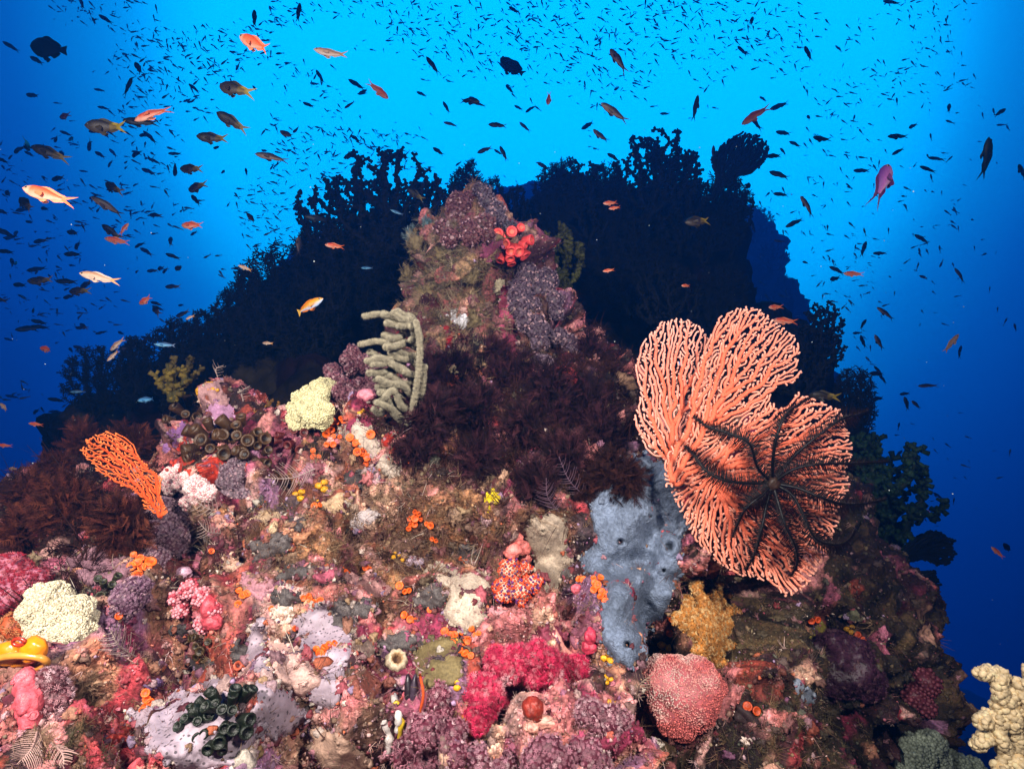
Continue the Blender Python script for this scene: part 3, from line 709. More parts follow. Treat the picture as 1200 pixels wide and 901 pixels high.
fs = thing('feather_star', P(905, 566, fanD - .12), 'black feather star with long curling arms clinging to the salmon sea fan', 'feather star')
ARM = mat('feather_star_skin', rough=.45, nscale=300, nvar=.3, bscale=500, bump=.4, spec=.18)
BL, BR = srgb('050202'), srgb('120504')
v, f = blob_v(3, .2, 3, 5); dmb = MB().add(v * [.014, .012, .014] + P(905, 566, fanD - .12), f, srgb('2a1a10'))
for k in range(14):
    a = k * .449; p0 = P(905, 566, fanD - .115); e = np.cos(a) * RT + np.sin(a) * UP
    addtube(dmb, bez([p0, p0 + e * .014 - FWD * .004, p0 + e * .022 + FWD * .012], 4), np.linspace(.0016, .0007, 9), srgb('6a4a20'), 4)
dmb.build('disc', ARM, fs)
ARMS = [[(905, 566), (888, 548), (878, 520), (855, 508), (830, 500), (812, 487)], [(905, 566), (880, 566), (850, 563), (828, 552), (815, 535), (802, 522)],
        [(905, 566), (906, 535), (912, 505), (925, 482), (950, 466)], [(905, 566), (925, 540), (950, 517), (985, 492), (1005, 486), (1018, 481)],
        [(905, 566), (930, 550), (960, 544), (1000, 543), (1042, 541)], [(905, 566), (935, 572), (960, 582), (985, 590), (1012, 590), (1040, 584)],
        [(905, 566), (928, 580), (942, 605), (955, 630), (975, 638), (992, 634), (1002, 620)], [(905, 566), (912, 590), (920, 615), (932, 640), (934, 660), (926, 676)],
        [(905, 566), (898, 592), (892, 622), (885, 648), (874, 668)], [(905, 566), (893, 580), (880, 590), (868, 606), (858, 630)]]
for k, arm in enumerate(ARMS):
    pts = bez([P(x, y, fanD - .12 + (.0 if i == 0 else .0) - .030 * math.sin(min(1, i / (len(arm) - 1)) * 2.6) + (.10 if k in (3, 4, 5) else .045) * max(0, i / (len(arm) - 1) - .45)) for i, (x, y) in enumerate(arm)], 14)
    n = len(pts); t = np.linspace(0, 1, n); rad = .0031 * (1 - .70 * t); am = MB(); addtube(am, pts, rad, BL, 6); tg = unit(np.gradient(pts, axis=0))
    V = np.array([[0, .045, 0], [0, -.02, .04], [0, -.02, -.04], [1, 0, 0]]); F = np.array([[0, 1, 3], [1, 2, 3], [2, 0, 3]])
    sN = n * 6; tt = np.linspace(.05, .99, sN); pp = np.stack([np.interp(tt, t, pts[:, j]) for j in range(3)], 1); tq = unit(np.stack([np.interp(tt, t, tg[:, j]) for j in range(3)], 1))
    side = unit(np.cross(tq, FWD)) * np.where(np.arange(sN) % 2, 1, -1)[:, None]; d = unit(side + .38 * tq - .35 * FWD * RNG.random((sN, 1)) + .14 * RNG.normal(size=(sN, 3)))
    L = .030 * np.clip(np.sin(np.pi * np.clip(tt * .88 + .16, 0, 1)), .25, 1) * (.8 + .4 * RNG.random(sN)); b = np.cross(d, FWD); b = unit(b); cc_ = np.cross(d, b)
    M3 = np.stack([d * L[:, None], b * .017, cc_ * .017], 2)
    am.inst((V, F), pp, M3, BR * (.5 + RNG.random((sN, 1))))
    am.build('arm', ARM, fs)

# ---------------------------------------------------------------- soft corals
CREAM = srgb('e8dcb4')
lobe_coral('cauliflower_coral', [(53, 716, 26), (84, 722, 23), (62, 742, 24), (88, 744, 20), (60, 702, 20)], srgb('ac9c80'), srgb('d0c2a4'), 'cream cauliflower shaped soft coral beside the golden sea squirt', psize=.0016, tpl=ico(1), lift=.75, jit=.35, alt=(srgb('d8d0b4'), .3), sub=(7, .26))
MV, MVP = srgb('6a3a4a'), srgb('b88a94')
def mauve(lobes, lab, p=.0036, body=MV, pol=MVP, alt=(srgb('d8b0b8'), .18), lift=.45, **k):
    k.setdefault('sub', (6, .38)); return lobe_coral('bushy_soft_coral', lobes, np.asarray(body) * .55, pol, lab, psize=p * 1.05, alt=alt, lift=lift, group=None, dens=.62, jit=.7, **k)
mauve([(438, 458, 8.4, 0.008), (417, 454, 7.9, 0.023), (404, 457, 9.6, 0.012), (422, 450, 7.0, 0.017), (439, 425, 10.0, 0.021), (442, 429, 6.5, 0.024), (439, 436, 6.5, 0.006), (428, 427, 10.8, 0.018), (399, 448, 7.8, 0.028), (446, 440, 9.2, 0.021), (439, 467, 6.1, 0.011), (426, 428, 8.9, 0.003), (444, 440, 6.6, 0.02), (407, 421, 8.4, 0.004), (400, 460, 9.5, 0.0), (408, 462, 9.1, 0.009), (411, 433, 6.6, 0.03), (390, 435, 9.7, 0.012), (430, 462, 8.2, 0.025), (439, 440, 8.4, 0.021), (413, 415, 9.7, 0.008), (418, 455, 6.9, 0.001), (394, 444, 7.8, 0.008), (416, 464, 7.3, 0.012)], 'rounded mauve bushy soft coral left of the pale finger coral', .0042, srgb('6a2e3c'), srgb('a8707c'), lift=.9)
mauve([(190, 608, 22), (172, 622, 20), (205, 628, 22), (190, 642, 24), (178, 655, 15)], 'grey mauve fuzzy soft coral below the small orange sea fan', .0034, srgb('7a4a5c'), srgb('b090a0'))
mauve([(280, 560, 20), (272, 580, 18), (292, 585, 18)], 'grey lilac fuzzy soft coral right of the pinkish white branching coral', .0032, srgb('6a4a58'), srgb('a48c98'))
mauve([(150, 702, 18), (160, 690, 14), (142, 716, 12)], 'small lilac fuzzy soft coral above the feathery white hydroid', .003, srgb('6a4058'), srgb('a07a90'))
mauve([(60, 798, 14), (66, 818, 14), (70, 838, 12)], 'mauve column of polyps next to the pink lumpy sponge', .0034, srgb('7a3a44'), srgb('b48088'))
mauve([(514, 815, 13), (516, 832, 12), (518, 845, 8)], 'small plum knob of soft coral right of the dark mussel', .0034, srgb('7c2c44'), srgb('b87888'))
mauve([(495, 858, 20), (520, 868, 22), (478, 872, 18), (505, 888, 24), (532, 886, 14)], 'broad plum soft coral at the bottom edge below the dark mussel', .0036, srgb('742a40'), srgb('b07484'))
mauve([(560, 895, 20), (590, 902, 16)], 'plum soft coral cut by the bottom edge below the crimson coral', .0034, srgb('7a3448'), srgb('b48090'))
mauve([(628, 893, 18), (642, 878, 16), (655, 896, 18)], 'dusky plum soft coral below the right arm of the crimson coral', .0034, srgb('702c40'), srgb('ac7484'))
mauve([(688, 885, 18), (672, 892, 14), (700, 900, 16)], 'plum soft coral near the bottom edge with a pink tip beside it', .0034, srgb('7c344a'), srgb('b07888'))
mauve([(692, 838, 18), (712, 846, 18), (700, 858, 14), (728, 842, 10)], 'plum soft coral left of the round red and white coral ball', .0034, srgb('743044'), srgb('b07c88'))
mauve([(550, 268, 9.6, 0.028), (557, 279, 6.1, 0.014), (569, 262, 10.1, 0.003), (541, 237, 8.4, 0.017), (530, 279, 9.4, 0.005), (550, 230, 6.0, 0.026), (571, 276, 7.3, 0.029), (545, 264, 6.9, 0.028), (535, 232, 6.7, 0.002), (531, 259, 6.0, 0.02), (534, 241, 9.7, 0.014), (532, 252, 9.2, 0.002), (557, 274, 6.1, 0.024), (535, 258, 6.0, 0.001), (524, 281, 6.9, 0.023), (534, 244, 8.4, 0.023), (520, 268, 9.6, 0.026), (549, 279, 7.5, 0.028), (546, 241, 7.4, 0.005), (538, 237, 8.7, 0.025)], 'maroon bushy coral crowning the tip of the pinnacle', .0052, srgb('5c2a30'), srgb('8a5a60'), lift=.9)
mauve([(624, 330, 9.0, 0.005), (611, 364, 11.6, 0.024), (648, 350, 7.9, 0.003), (671, 410, 11.0, 0.006), (630, 389, 10.7, 0.026), (653, 395, 9.5, 0.005), (643, 328, 11.7, 0.026), (649, 352, 11.5, 0.017), (675, 415, 9.5, 0.012), (653, 367, 7.8, 0.009), (628, 379, 9.4, 0.01), (638, 341, 10.2, 0.008), (634, 403, 8.6, 0.017), (611, 344, 10.8, 0.018), (625, 356, 7.9, 0.014), (607, 351, 11.8, 0.023), (638, 426, 10.1, 0.025), (629, 340, 9.2, 0.004), (609, 337, 10.9, 0.011), (629, 329, 11.9, 0.013), (622, 325, 7.3, 0.005), (616, 378, 10.9, 0.012), (625, 365, 7.2, 0.013), (608, 347, 8.2, 0.006), (617, 324, 11.6, 0.017), (668, 403, 9.5, 0.003)], 'long grey mauve bushy coral down the right side of the pinnacle', .0050, srgb('4a3040'), srgb('7c6878'), lift=.8)
mauve([(572, 236, 9), (582, 246, 9), (568, 228, 8), (586, 258, 8), (576, 254, 9), (562, 222, 7)], 'grey purple bushy coral on the right of the pinnacle tip', .0046, srgb('4e3440'), srgb('807080'), lift=.9)
mauve([(598, 268, 8), (606, 273, 6)], 'tiny grey bushy coral behind the pink cup corals', .004, srgb('4a3a44'), srgb('6a6474'), lift=1)
CW = [P(594, 786, .86), P(655, 792, .86)]
lobe_coral('carnation_coral', [(574, 795, 16.8, .024), (566, 812, 19.0, .024), (560, 832, 19.0, .024), (556, 850, 15.7, .024), (588, 812, 14.6, .024), (598, 822, 12.3, .024), (590, 778, 15.7, .024), (612, 775, 16.8, .024), (634, 782, 17.9, .024), (652, 788, 16.8, .024), (668, 790, 14.6, .024), (640, 805, 16.8, .024), (648, 822, 14.6, .024), (655, 838, 12.3, .024), (676, 782, 11.2, .024), (632, 768, 13.4, .024)],
           srgb('a01c3c'), srgb('d8305c'), 'crimson carnation coral with two drooping arms at the bottom centre', psize=.0041, tpl=star_tpl(8, .6, .11), alt=(srgb('f0b4bc'), lambda p: np.clip(1.5 - np.min([np.linalg.norm((p - q) @ np.stack([RT, UP], 1), axis=1) for q in CW], 0) / .009, 0, .75) + .55 * (RNG.random(len(p)) < .35) * RNG.random(len(p))), lift=.6, dens=1.1, jit=.8, sub=(8, .40), )
lobe_coral('carnation_coral', [(10, 672, 22), (30, 690, 18), (8, 700, 20), (40, 680, 14), (20, 686, 18)], srgb('b0647a'), srgb('a8283c'), 'dark red carnation coral at the left edge above the cream cauliflower coral', psize=.0045, alt=(srgb('d8707c'), .2), lift=.5, dens=.8)
BALL0 = P(780, 785, .9)
lobe_coral('ball_coral', [(803, 814, 42), (788, 808, 38), (815, 804, 34), (794, 828, 34)], srgb('a05054'), srgb('b85a56'), 'round dusky red and white coral ball under the golden soft coral', psize=.0014, tpl=ico(1), lift=.2, amp=.1, dens=.7, jit=.8,
           alt=(srgb('c4a098'), lambda p: .85 + .6 * fbm(p * 38, 3, 4) - np.linalg.norm((p - BALL0) @ np.stack([RT, UP], 1), axis=1) * 9))
GOLD = srgb('c07a20')
lobe_coral('leather_coral', [(818.2, 737.1, 6.7, 0.037), (817.7, 732.1, 6.5, 0.037), (821.0, 727.5, 6.0, 0.035), (818.9, 722.2, 6.5, 0.023), (820.2, 717.4, 5.4, 0.026), (819.9, 712.4, 4.9, 0.02), (822.9, 707.7, 6.2, 0.025), (824.8, 703.1, 5.9, 0.015), (820.3, 697.5, 4.7, 0.012), (817.2, 692.5, 4.7, 0.012), (815.6, 687.6, 5.6, 0.011), (819.9, 737.5, 6.3, 0.036), (823.5, 734.0, 6.9, 0.034), (823.6, 728.4, 6.7, 0.027), (828.2, 725.4, 5.4, 0.024), (832.4, 722.5, 5.5, 0.027), (835.6, 718.9, 5.9, 0.022), (836.3, 713.3, 6.0, 0.021), (838.9, 709.1, 5.4, 0.022), (844.0, 706.9, 6.0, 0.012), (839.2, 697.9, 5.7, 0.01), (840.9, 693.2, 4.8, 0.014), (853.2, 695.7, 4.2, 0.008), (842.4, 683.1, 4.3, 0.013), (821.5, 738.7, 7.0, 0.032), (825.9, 736.7, 6.2, 0.035), (830.3, 734.9, 6.4, 0.033), (832.2, 729.1, 5.2, 0.033), (838.6, 730.2, 5.5, 0.027), (838.9, 722.2, 5.4, 0.029), (844.6, 721.8, 5.2, 0.02), (850.4, 722.3, 4.7, 0.015), (851.1, 714.6, 6.1, 0.014), (859.4, 718.9, 5.9, 0.016), (860.9, 712.0, 4.6, 0.015), (822.5, 740.8, 6.2, 0.033), (827.3, 741.7, 6.8, 0.026), (831.9, 739.7, 6.6, 0.025), (836.2, 737.6, 6.6, 0.029), (840.7, 736.2, 5.1, 0.025), (846.0, 740.2, 6.2, 0.021), (850.4, 737.0, 6.3, 0.026), (853.8, 730.7, 5.3, 0.02), (859.1, 732.2, 5.2, 0.015), (822.3, 743.9, 5.7, 0.032), (827.1, 744.3, 6.9, 0.033), (831.1, 747.3, 5.8, 0.025), (835.0, 750.3, 6.3, 0.032), (839.5, 751.8, 6.2, 0.029), (844.7, 751.1, 5.9, 0.027), (848.1, 755.6, 5.8, 0.019), (852.9, 756.3, 5.8, 0.022), (856.3, 760.3, 6.0, 0.019), (821.0, 745.8, 5.5, 0.035), (823.4, 750.1, 6.4, 0.031), (827.8, 752.7, 6.3, 0.033), (829.1, 757.9, 6.1, 0.031), (834.3, 759.7, 5.5, 0.03), (837.8, 763.0, 5.9, 0.029), (841.7, 765.9, 5.5, 0.022), (838.7, 775.0, 5.9, 0.025), (844.3, 776.8, 5.6, 0.02), (815.9, 737.6, 5.7, 0.037), (814.2, 733.0, 6.4, 0.031), (812.1, 728.5, 6.5, 0.032), (809.6, 724.3, 5.1, 0.024), (809.2, 719.1, 6.0, 0.022), (805.7, 715.3, 5.9, 0.018), (805.5, 710.0, 5.1, 0.016), (807.0, 704.2, 5.1, 0.016), (814.1, 739.2, 5.5, 0.034), (810.0, 736.9, 6.3, 0.033), (806.3, 733.9, 6.7, 0.024), (801.9, 731.9, 5.5, 0.027), (798.9, 727.7, 6.3, 0.024), (795.4, 724.4, 5.8, 0.019), (818.5, 746.9, 6.0, 0.035), (820.2, 751.6, 6.7, 0.031), (820.7, 756.6, 6.3, 0.028), (818.1, 761.8, 6.1, 0.029), (823.4, 766.1, 6.5, 0.027), (819.8, 771.6, 6.3, 0.018), (820.0, 737.5, 6.4, 0.035), (821.9, 733.0, 6.4, 0.037), (823.0, 728.1, 5.9, 0.027), (825.1, 723.7, 6.7, 0.026), (822.7, 717.8, 6.4, 0.027), (828.9, 714.6, 6.4, 0.024), (829.4, 709.5, 5.2, 0.028), (830.3, 704.6, 5.1, 0.019), (835.8, 701.6, 5.5, 0.017), (822.5, 740.5, 6.7, 0.038), (827.1, 739.7, 6.2, 0.029), (830.4, 735.0, 6.5, 0.027), (835.9, 736.1, 5.3, 0.034), (840.3, 734.5, 5.9, 0.025), (843.8, 730.2, 5.8, 0.027), (822.6, 743.1, 6.7, 0.032), (827.3, 743.1, 5.9, 0.029), (831.9, 743.7, 6.0, 0.028), (836.7, 743.1, 6.0, 0.022), (840.9, 746.7, 5.7, 0.031), (814.7, 738.5, 6.3, 0.028), (811.6, 734.8, 6.0, 0.033), (808.6, 731.0, 6.2, 0.03), (804.6, 728.1, 5.7, 0.027), (801.6, 724.4, 5.3, 0.023)], srgb('b8742c'), srgb('d0904a'),
           'golden yellow branching soft coral right of the blue sponge', psize=.0036, alt=(srgb('e8c088'), .35), lift=.9, dens=.9, sub=(2, .55), jit=.7)
lobe_coral('mound_coral', [(362, 472, 20), (376, 462, 16), (355, 488, 14), (385, 455, 11), (372, 485, 18)], srgb('c8bc8c'), srgb('d6cc9e'), 'pale yellow grainy coral mound left of the mauve bushy coral', psize=.0024, tpl=ico(1), lift=.45, jit=.3, sub=(6, .4))
lobe_coral('branching_soft_coral', [(205, 560, 11), (218, 566, 11), (232, 572, 12), (200, 572, 8), (242, 578, 9), (222, 588, 8), (212, 552, 7)], srgb('f0c0c0'), srgb('f4d0cc'), 'pinkish white branching soft coral in front of the red sponge crust', psize=.0022, tpl=ico(1), lift=.7, jit=.2, alt=(srgb('e89aa0'), .25), sub=(7, .42))
lobe_coral('branching_soft_coral', [(596, 668, 11), (615, 672, 11), (590, 690, 13), (610, 692, 14), (625, 684, 9), (600, 710, 12), (618, 708, 10), (602, 680, 11), (610, 700, 11)], srgb('d8a088'), srgb('c8401c'), 'orange and purple speckled soft coral left of the beige sponge', psize=.0024, tpl=ico(1), alt=(srgb('5c2060'), .3), lift=.45, dens=.4, jit=.5, sub=(6, .4))
lobe_coral('branching_soft_coral', [(206, 700, 8), (222, 690, 10), (238, 700, 11), (250, 715, 11), (240, 730, 10), (212, 715, 8)], srgb('d07078'), srgb('e0909a'), 'pink knobbly soft coral left of the grey speckled crust', psize=.003, tpl=ico(1), lift=.5, dens=.5, alt=(srgb('a83848'), .3))
lobe_coral('mound_coral', [(1075, 882, 18), (1092, 872, 14), (1062, 892, 14), (1098, 890, 14)], srgb('6a7464'), srgb('8a9484'), 'pale green lumpy coral at the bottom of the shaded right slope', psize=.0045, tpl=ico(1), lift=.4)
lobe_coral('mound_coral', [(1120, 896, 14), (1140, 900, 12)], srgb('5a6454'), srgb('7a8474'), 'small pale green coral on the bottom edge by the cream knobbly coral', psize=.0045, tpl=ico(1), lift=.4)
lobe_coral('mound_coral', [(1085, 800, 14), (1072, 815, 13), (1084, 826, 12)], srgb('5a2430'), srgb('6c303c'), 'dark maroon lumpy coral at the right edge of the shaded slope', psize=.005, tpl=ico(1), lift=.3, dens=.4)
lobe_coral('bushy_soft_coral', [(985, 775, 34), (1005, 790, 26), (968, 795, 24)], srgb('34162a'), srgb('482238'), 'dim purple bushy coral on the shaded slope right of the coral ball', psize=.005, alt=(srgb('6a4a50'), .06), lift=.1, amp=.3)

# pale finger gorgonian with thick upswept branches
fg = thing('finger_coral', P(470, 490, 1.19), 'pale beige finger coral with thick upswept branches left of the pinnacle', 'finger coral')
FG = srgb('b0a68e')
FB = [[(478, 496), (486, 465), (491, 432), (492, 402), (488, 378)], [(474, 496), (462, 484), (454, 470)], [(484, 494), (494, 460), (497, 430)]]
for (bx, by, L_, up_) in ((489, 384, 30, .9), (489, 392, 46, .55), (490, 398, 58, .42), (491, 408, 44, .30), (490, 418, 60, .28), (489, 428, 36, .35), (487, 440, 56, .42), (485, 450, 40, .25), (483, 462, 46, .5), (480, 474, 34, .3), (476, 486, 42, .25), (470, 490, 30, .7), (491, 400, 20, 1.6), (462, 484, 26, .15), (490, 388, 36, .8), (491, 402, 50, .55), (488, 423, 52, .2), (486, 444, 50, .6), (482, 468, 40, .1), (478, 480, 30, .6), (492, 395, 24, 1.2)):
    up_ += RNG.normal() * .12; L_ *= RNG.uniform(.85, 1.2); e = np.array([-1, -up_]) / math.hypot(1, up_); w1_, w2_ = RNG.normal(size=2) * 3.5
    FB.append([(bx, by), (bx + e[0] * L_ * .3, by + e[1] * L_ * .45 + w1_), (bx + e[0] * L_ * .65, by + e[1] * L_ * .9 + w2_), (bx + e[0] * L_, by + e[1] * L_ * .95 + w1_ * .6)])
    if RNG.random() < .5: FB.append([(bx + e[0] * L_ * .4, by + e[1] * L_ * .5 + w1_), (bx + e[0] * L_ * .65, by + e[1] * L_ * .55 + 7), (bx + e[0] * L_ * .95, by + e[1] * L_ * .6 + 9)])
for k, br in enumerate(FB):
    pts = bez([P(x, y, 1.17 - .05 * math.sin(i / (len(br) - 1) * 1.5) + .014 * (k % 4)) for i, (x, y) in enumerate(br)], 7); mb = MB(); n = len(pts)
    rad = mpp(1.17) * RNG.uniform(2.1, 3.0) * (1 - .12 * np.linspace(0, 1, n)) * (1 + .08 * np.sin(np.arange(n) * 1.9)); addtube(mb, pts, rad, FG * .8, 9)
    m_ = n * 46; i_ = RNG.integers(0, n, m_); u = unit(RNG.normal(size=(m_, 3))); mb.inst(STAR6, pts[i_] + u * rad[i_][:, None] * .95, frames(u) * (.0028 + .0016 * RNG.random(m_))[:, None, None], FG * (.65 + .65 * RNG.random((m_, 1))))
    mb.build('branch', SOFT, fg)

# knobbly cream coral in the near corner
nc = thing('knobbly_coral', P(1180, 890, .92), 'cream knobbly branching coral in the bottom right corner', 'branching coral')
KB = [[(1195, 915), (1180, 885), (1172, 862), (1170, 838), (1172, 815), (1168, 798)], [(1170, 800), (1162, 788), (1150, 788)], [(1170, 800), (1174, 788)], [(1176, 870), (1162, 862), (1152, 868), (1143, 872)], [(1173, 845), (1160, 838), (1150, 846)], [(1195, 900), (1190, 865), (1186, 840), (1190, 815), (1196, 800)], [(1188, 850), (1180, 828), (1178, 818)], [(1215, 905), (1208, 860), (1204, 830), (1210, 800), (1206, 786)], [(1195, 895), (1182, 892), (1170, 900)], [(1190, 815), (1200, 822), (1212, 812)]]
for br in KB:
    pts = bez([P(x, y, .92 + .012 * (i % 2)) for i, (x, y) in enumerate(br)], 6); n = len(pts); mb = MB(); rad = mpp(.92) * (7.0 + 1.6 * np.sin(np.arange(n) * 1.3)); addtube(mb, pts, rad * .9, srgb('ecc890'), 10)
    m_ = n * 14; i_ = RNG.integers(0, n, m_); u = unit(RNG.normal(size=(m_, 3))); mb.inst(blob_v(2, .3, 2, 9), pts[i_] + u * rad[i_][:, None] * .8, frames(u) * (.003 + .003 * RNG.random(m_))[:, None, None], srgb('f8dcac') * (.75 + .4 * RNG.random((m_, 1))), .2)
    mb.build('branch', SOFT, nc)

# ---------------------------------------------------------------- sponges, crusts and sea squirts
LIL = srgb('a4929e'); PORED = mat('pored_sponge_skin', rough=.6, nscale=70, nvar=.12, spec=.3, bscale=200, bump=.4, dots=(150, .2, .25))
BSP = mat('blue_sponge_skin', rough=.75, nscale=170, nvar=.34, spec=.18, bscale=330, bump=1., bdist=.005)
drape('encrusting_sponge', [(688, 560), (715, 545), (745, 532), (775, 538), (797, 560), (804, 600), (801, 645), (795, 690), (780, 720), (762, 735), (751, 770), (737, 786), (720, 778), (705, 745), (700, 715), (712, 700), (706, 682), (690, 672), (683, 655), (700, 632), (692, 600)], .020, srgb('6e7a90'),
      'large blue grey sponge sheet hanging below the salmon sea fans', m=BSP, lumps=.006, sc=28, edge=12, osc=[(727, 635, 5), (784, 640, 7), (778, 668, 3), (735, 755, 5), (762, 605, 3)])
drape('encrusting_sponge', [(612, 622), (622, 605), (645, 600), (662, 612), (669, 632), (664, 648), (668, 662), (655, 680), (640, 692), (630, 680), (625, 655)], .014, srgb('a89684'), 'beige lobed sponge left of the large blue grey sponge', lumps=.004, osc=[(636, 622, 2.5), (642, 643, 1.5)])
drape('encrusting_sponge', [(503, 664), (520, 666), (545, 674), (570, 672), (571, 690), (560, 705), (568, 730), (552, 742), (530, 735), (522, 715), (528, 695), (512, 680)], .011, srgb('b8a594'), 'cream star shaped sponge patch above the olive sponge', lumps=.003, osc=[(541, 696, 3), (524, 720, 1.6)])
for lab, poly in (('broad lilac pored sponge around the green black cup coral', [(148, 838), (170, 828), (190, 826), (215, 805), (238, 795), (258, 798), (265, 830), (285, 845), (305, 850), (292, 880), (270, 901), (210, 905), (175, 880), (165, 855)]),
                  ('lilac pored sponge between the pink patch and the mussel', [(345, 722), (362, 715), (380, 707), (396, 722), (392, 735), (412, 745), (415, 765), (402, 790), (400, 822), (388, 830), (365, 822), (358, 805), (378, 790), (362, 770), (350, 750)]),
                  ('lilac pored sponge touching the pale pink patch from below', [(298, 802), (322, 806), (345, 818), (366, 838), (355, 852), (335, 866), (305, 860), (290, 840)]),
                  ('narrow lilac sponge strip left of the pink patch', [(292, 740), (308, 735), (312, 760), (318, 790), (302, 796), (290, 770)])):
    drape('encrusting_sponge', poly, .011, LIL, lab, m=PORED, lumps=.002, group='lilac pored sponges')
drape('encrusting_sponge', [(312, 756), (334, 753), (355, 772), (376, 790), (376, 806), (358, 814), (335, 806), (318, 790)], .013, srgb('c8a096'), 'pale pink velvety sponge patch between the lilac sponges', lumps=.002)
drape('encrusting_sponge', [(358, 858), (385, 852), (408, 868), (430, 882), (434, 905), (385, 905), (366, 885)], .010, srgb('9a7c6c'), 'tan pink sponge sheet at the bottom edge left of the plum coral', lumps=.003)
drape('encrusting_sponge', [(403, 500), (422, 494), (436, 505), (448, 518), (456, 540), (466, 558), (452, 558), (436, 538), (420, 520)], .010, srgb('b4a294'), 'whitish slanting sponge strip amid the orange cup corals', lumps=.003)
drape('encrusting_sponge', [(410, 606), (428, 600), (442, 602), (440, 612), (425, 618), (412, 620)], .006, srgb('c4b6b6'), 'white sponge smear in the brown turf at the middle of the reef', edge=5)
drape('encrusting_sponge', [(486, 768), (505, 755), (530, 745), (546, 765), (540, 792), (520, 805), (500, 808), (490, 792)], .012, srgb('7c6c48'), 'olive brown sponge cushion right of the ring barnacle', lumps=.002)
drape('encrusting_sponge', [(78, 652), (105, 640), (140, 648), (156, 662), (150, 682), (120, 690), (92, 680)], .012, srgb('9a707c'), 'dusty mauve sponge sheet right of the cream cauliflower coral', lumps=.004)
drape('encrusting_sponge', [(196, 552), (218, 538), (240, 530), (262, 533), (285, 540), (290, 555), (272, 570), (255, 566), (232, 560), (210, 565)], .007, srgb('c43a26'), 'bright red sponge crust behind the pinkish white soft coral', lumps=.005, sc=60, edge=5)
drape('encrusting_sponge', [(208, 520), (228, 508), (240, 512), (236, 525), (222, 534), (205, 535)], .006, srgb('d0402c'), 'small red sponge streak on the lavender crust', lumps=.004, edge=4)
drape('encrusting_sponge', [(188, 520), (198, 506), (215, 498), (230, 502), (215, 515), (205, 532), (194, 536)], .008, srgb('9a6aa0'), 'lavender sponge crust below the pink crusted knoll', lumps=.005, sc=60)
drape('encrusting_sponge', [(452, 515), (462, 508), (472, 518), (470, 530), (460, 534)], .007, srgb('a82818'), 'dark red sponge spot right of the orange cup corals', edge=4)
drape('encrusting_sponge', [(521, 382), (530, 378), (535, 392), (532, 408), (522, 410)], .006, srgb('8c0c1c'), 'deep red sponge spot in the hollow of the pinnacle', edge=4)
drape('encrusting_sponge', [(524, 366), (532, 360), (542, 366), (546, 376), (541, 390), (534, 388), (536, 376)], .006, srgb('dcd8e0'), 'white sponge blotch beside the deep red spot on the pinnacle', edge=3, step=1.6)
drape('encrusting_sponge', [(578, 326), (588, 320), (594, 330), (590, 342), (580, 340)], .008, srgb('d8c8a8'), 'cream sponge spot on the pink ridge of the pinnacle', edge=4, lumps=.004, sc=90)
drape('encrusting_sponge', [(586, 336), (594, 338), (599, 372), (602, 400), (604, 425), (592, 425), (590, 395), (586, 365)], .007, srgb('a84a64'), 'pink crust running down the ridge of the pinnacle', edge=5, lumps=.006, sc=70)
drape('encrusting_sponge', [(562, 285), (575, 277), (586, 284), (584, 300), (572, 308), (562, 300)], .008, srgb('8c4460'), 'purple pink crust left of the pink cup corals on the pinnacle', edge=5, lumps=.004)
drape('encrusting_sponge', [(568, 596), (572, 580), (580, 572), (588, 576), (582, 588), (572, 604)], .007, srgb('d0b408'), 'bright yellow sponge finger at the lower edge of the dark bushes', edge=3, lumps=.004, sc=90)
drape('encrusting_sponge', [(234, 445), (244, 441), (252, 448), (248, 460), (240, 462), (238, 452)], .007, srgb('e0a018'), 'yellow sponge patch on top of the pink crusted knoll', edge=3, lumps=.004, sc=90)
drape('encrusting_sponge', [(212, 512), (224, 508), (240, 520), (236, 530), (222, 524)], .006, srgb('d8c8b8'), 'pale shell like crust in the dark hollow below the knoll', edge=3)
drape('encrusting_sponge', [(238, 494), (252, 492), (268, 500), (266, 512), (252, 508)], .008, srgb('ccb0b4'), 'pinkish white crust in the dark hollow right of the lavender crust', edge=3)
drape('encrusting_sponge', [(205, 462), (218, 452), (232, 440), (246, 440), (262, 452), (268, 470), (258, 478), (240, 478), (228, 470), (214, 470)], .010, srgb('b08484'), 'rough pink crust covering the knoll at the upper left', lumps=.010, sc=70, edge=6)
drape('encrusting_sponge', [(244, 482), (258, 472), (272, 478), (278, 490), (266, 496), (250, 494)], .010, srgb('b080a0'), 'lilac pink lumpy crust on the right shoulder of the knoll', lumps=.008, sc=80, edge=5)
drape('encrusting_sponge', [(930, 800), (940, 796), (950, 812), (958, 826), (950, 830), (938, 818)], .008, srgb('7c8494'), 'pale blue sponge blade on the shaded right slope', edge=3)
drape('encrusting_sponge', [(748, 700), (757, 697), (766, 702), (767, 712), (759, 721), (750, 716)], .007, srgb('d88a94'), 'small pink colony growing on the blue grey sponge', edge=3, lumps=.004, sc=110, step=1.5)
GREYS = [(322, 640, 20, 16), (345, 612, 16, 9), (332, 700, 16, 15), (398, 722, 20, 14), (345, 672, 22, 9), (470, 750, 26, 13), (505, 700, 16, 13), (424, 715, 14, 12), (545, 645, 15, 9), (418, 560, 13, 9), (215, 738, 12, 9), (280, 765, 12, 14), (235, 778, 14, 10), (300, 590, 9, 8), (660, 668, 14, 13)]
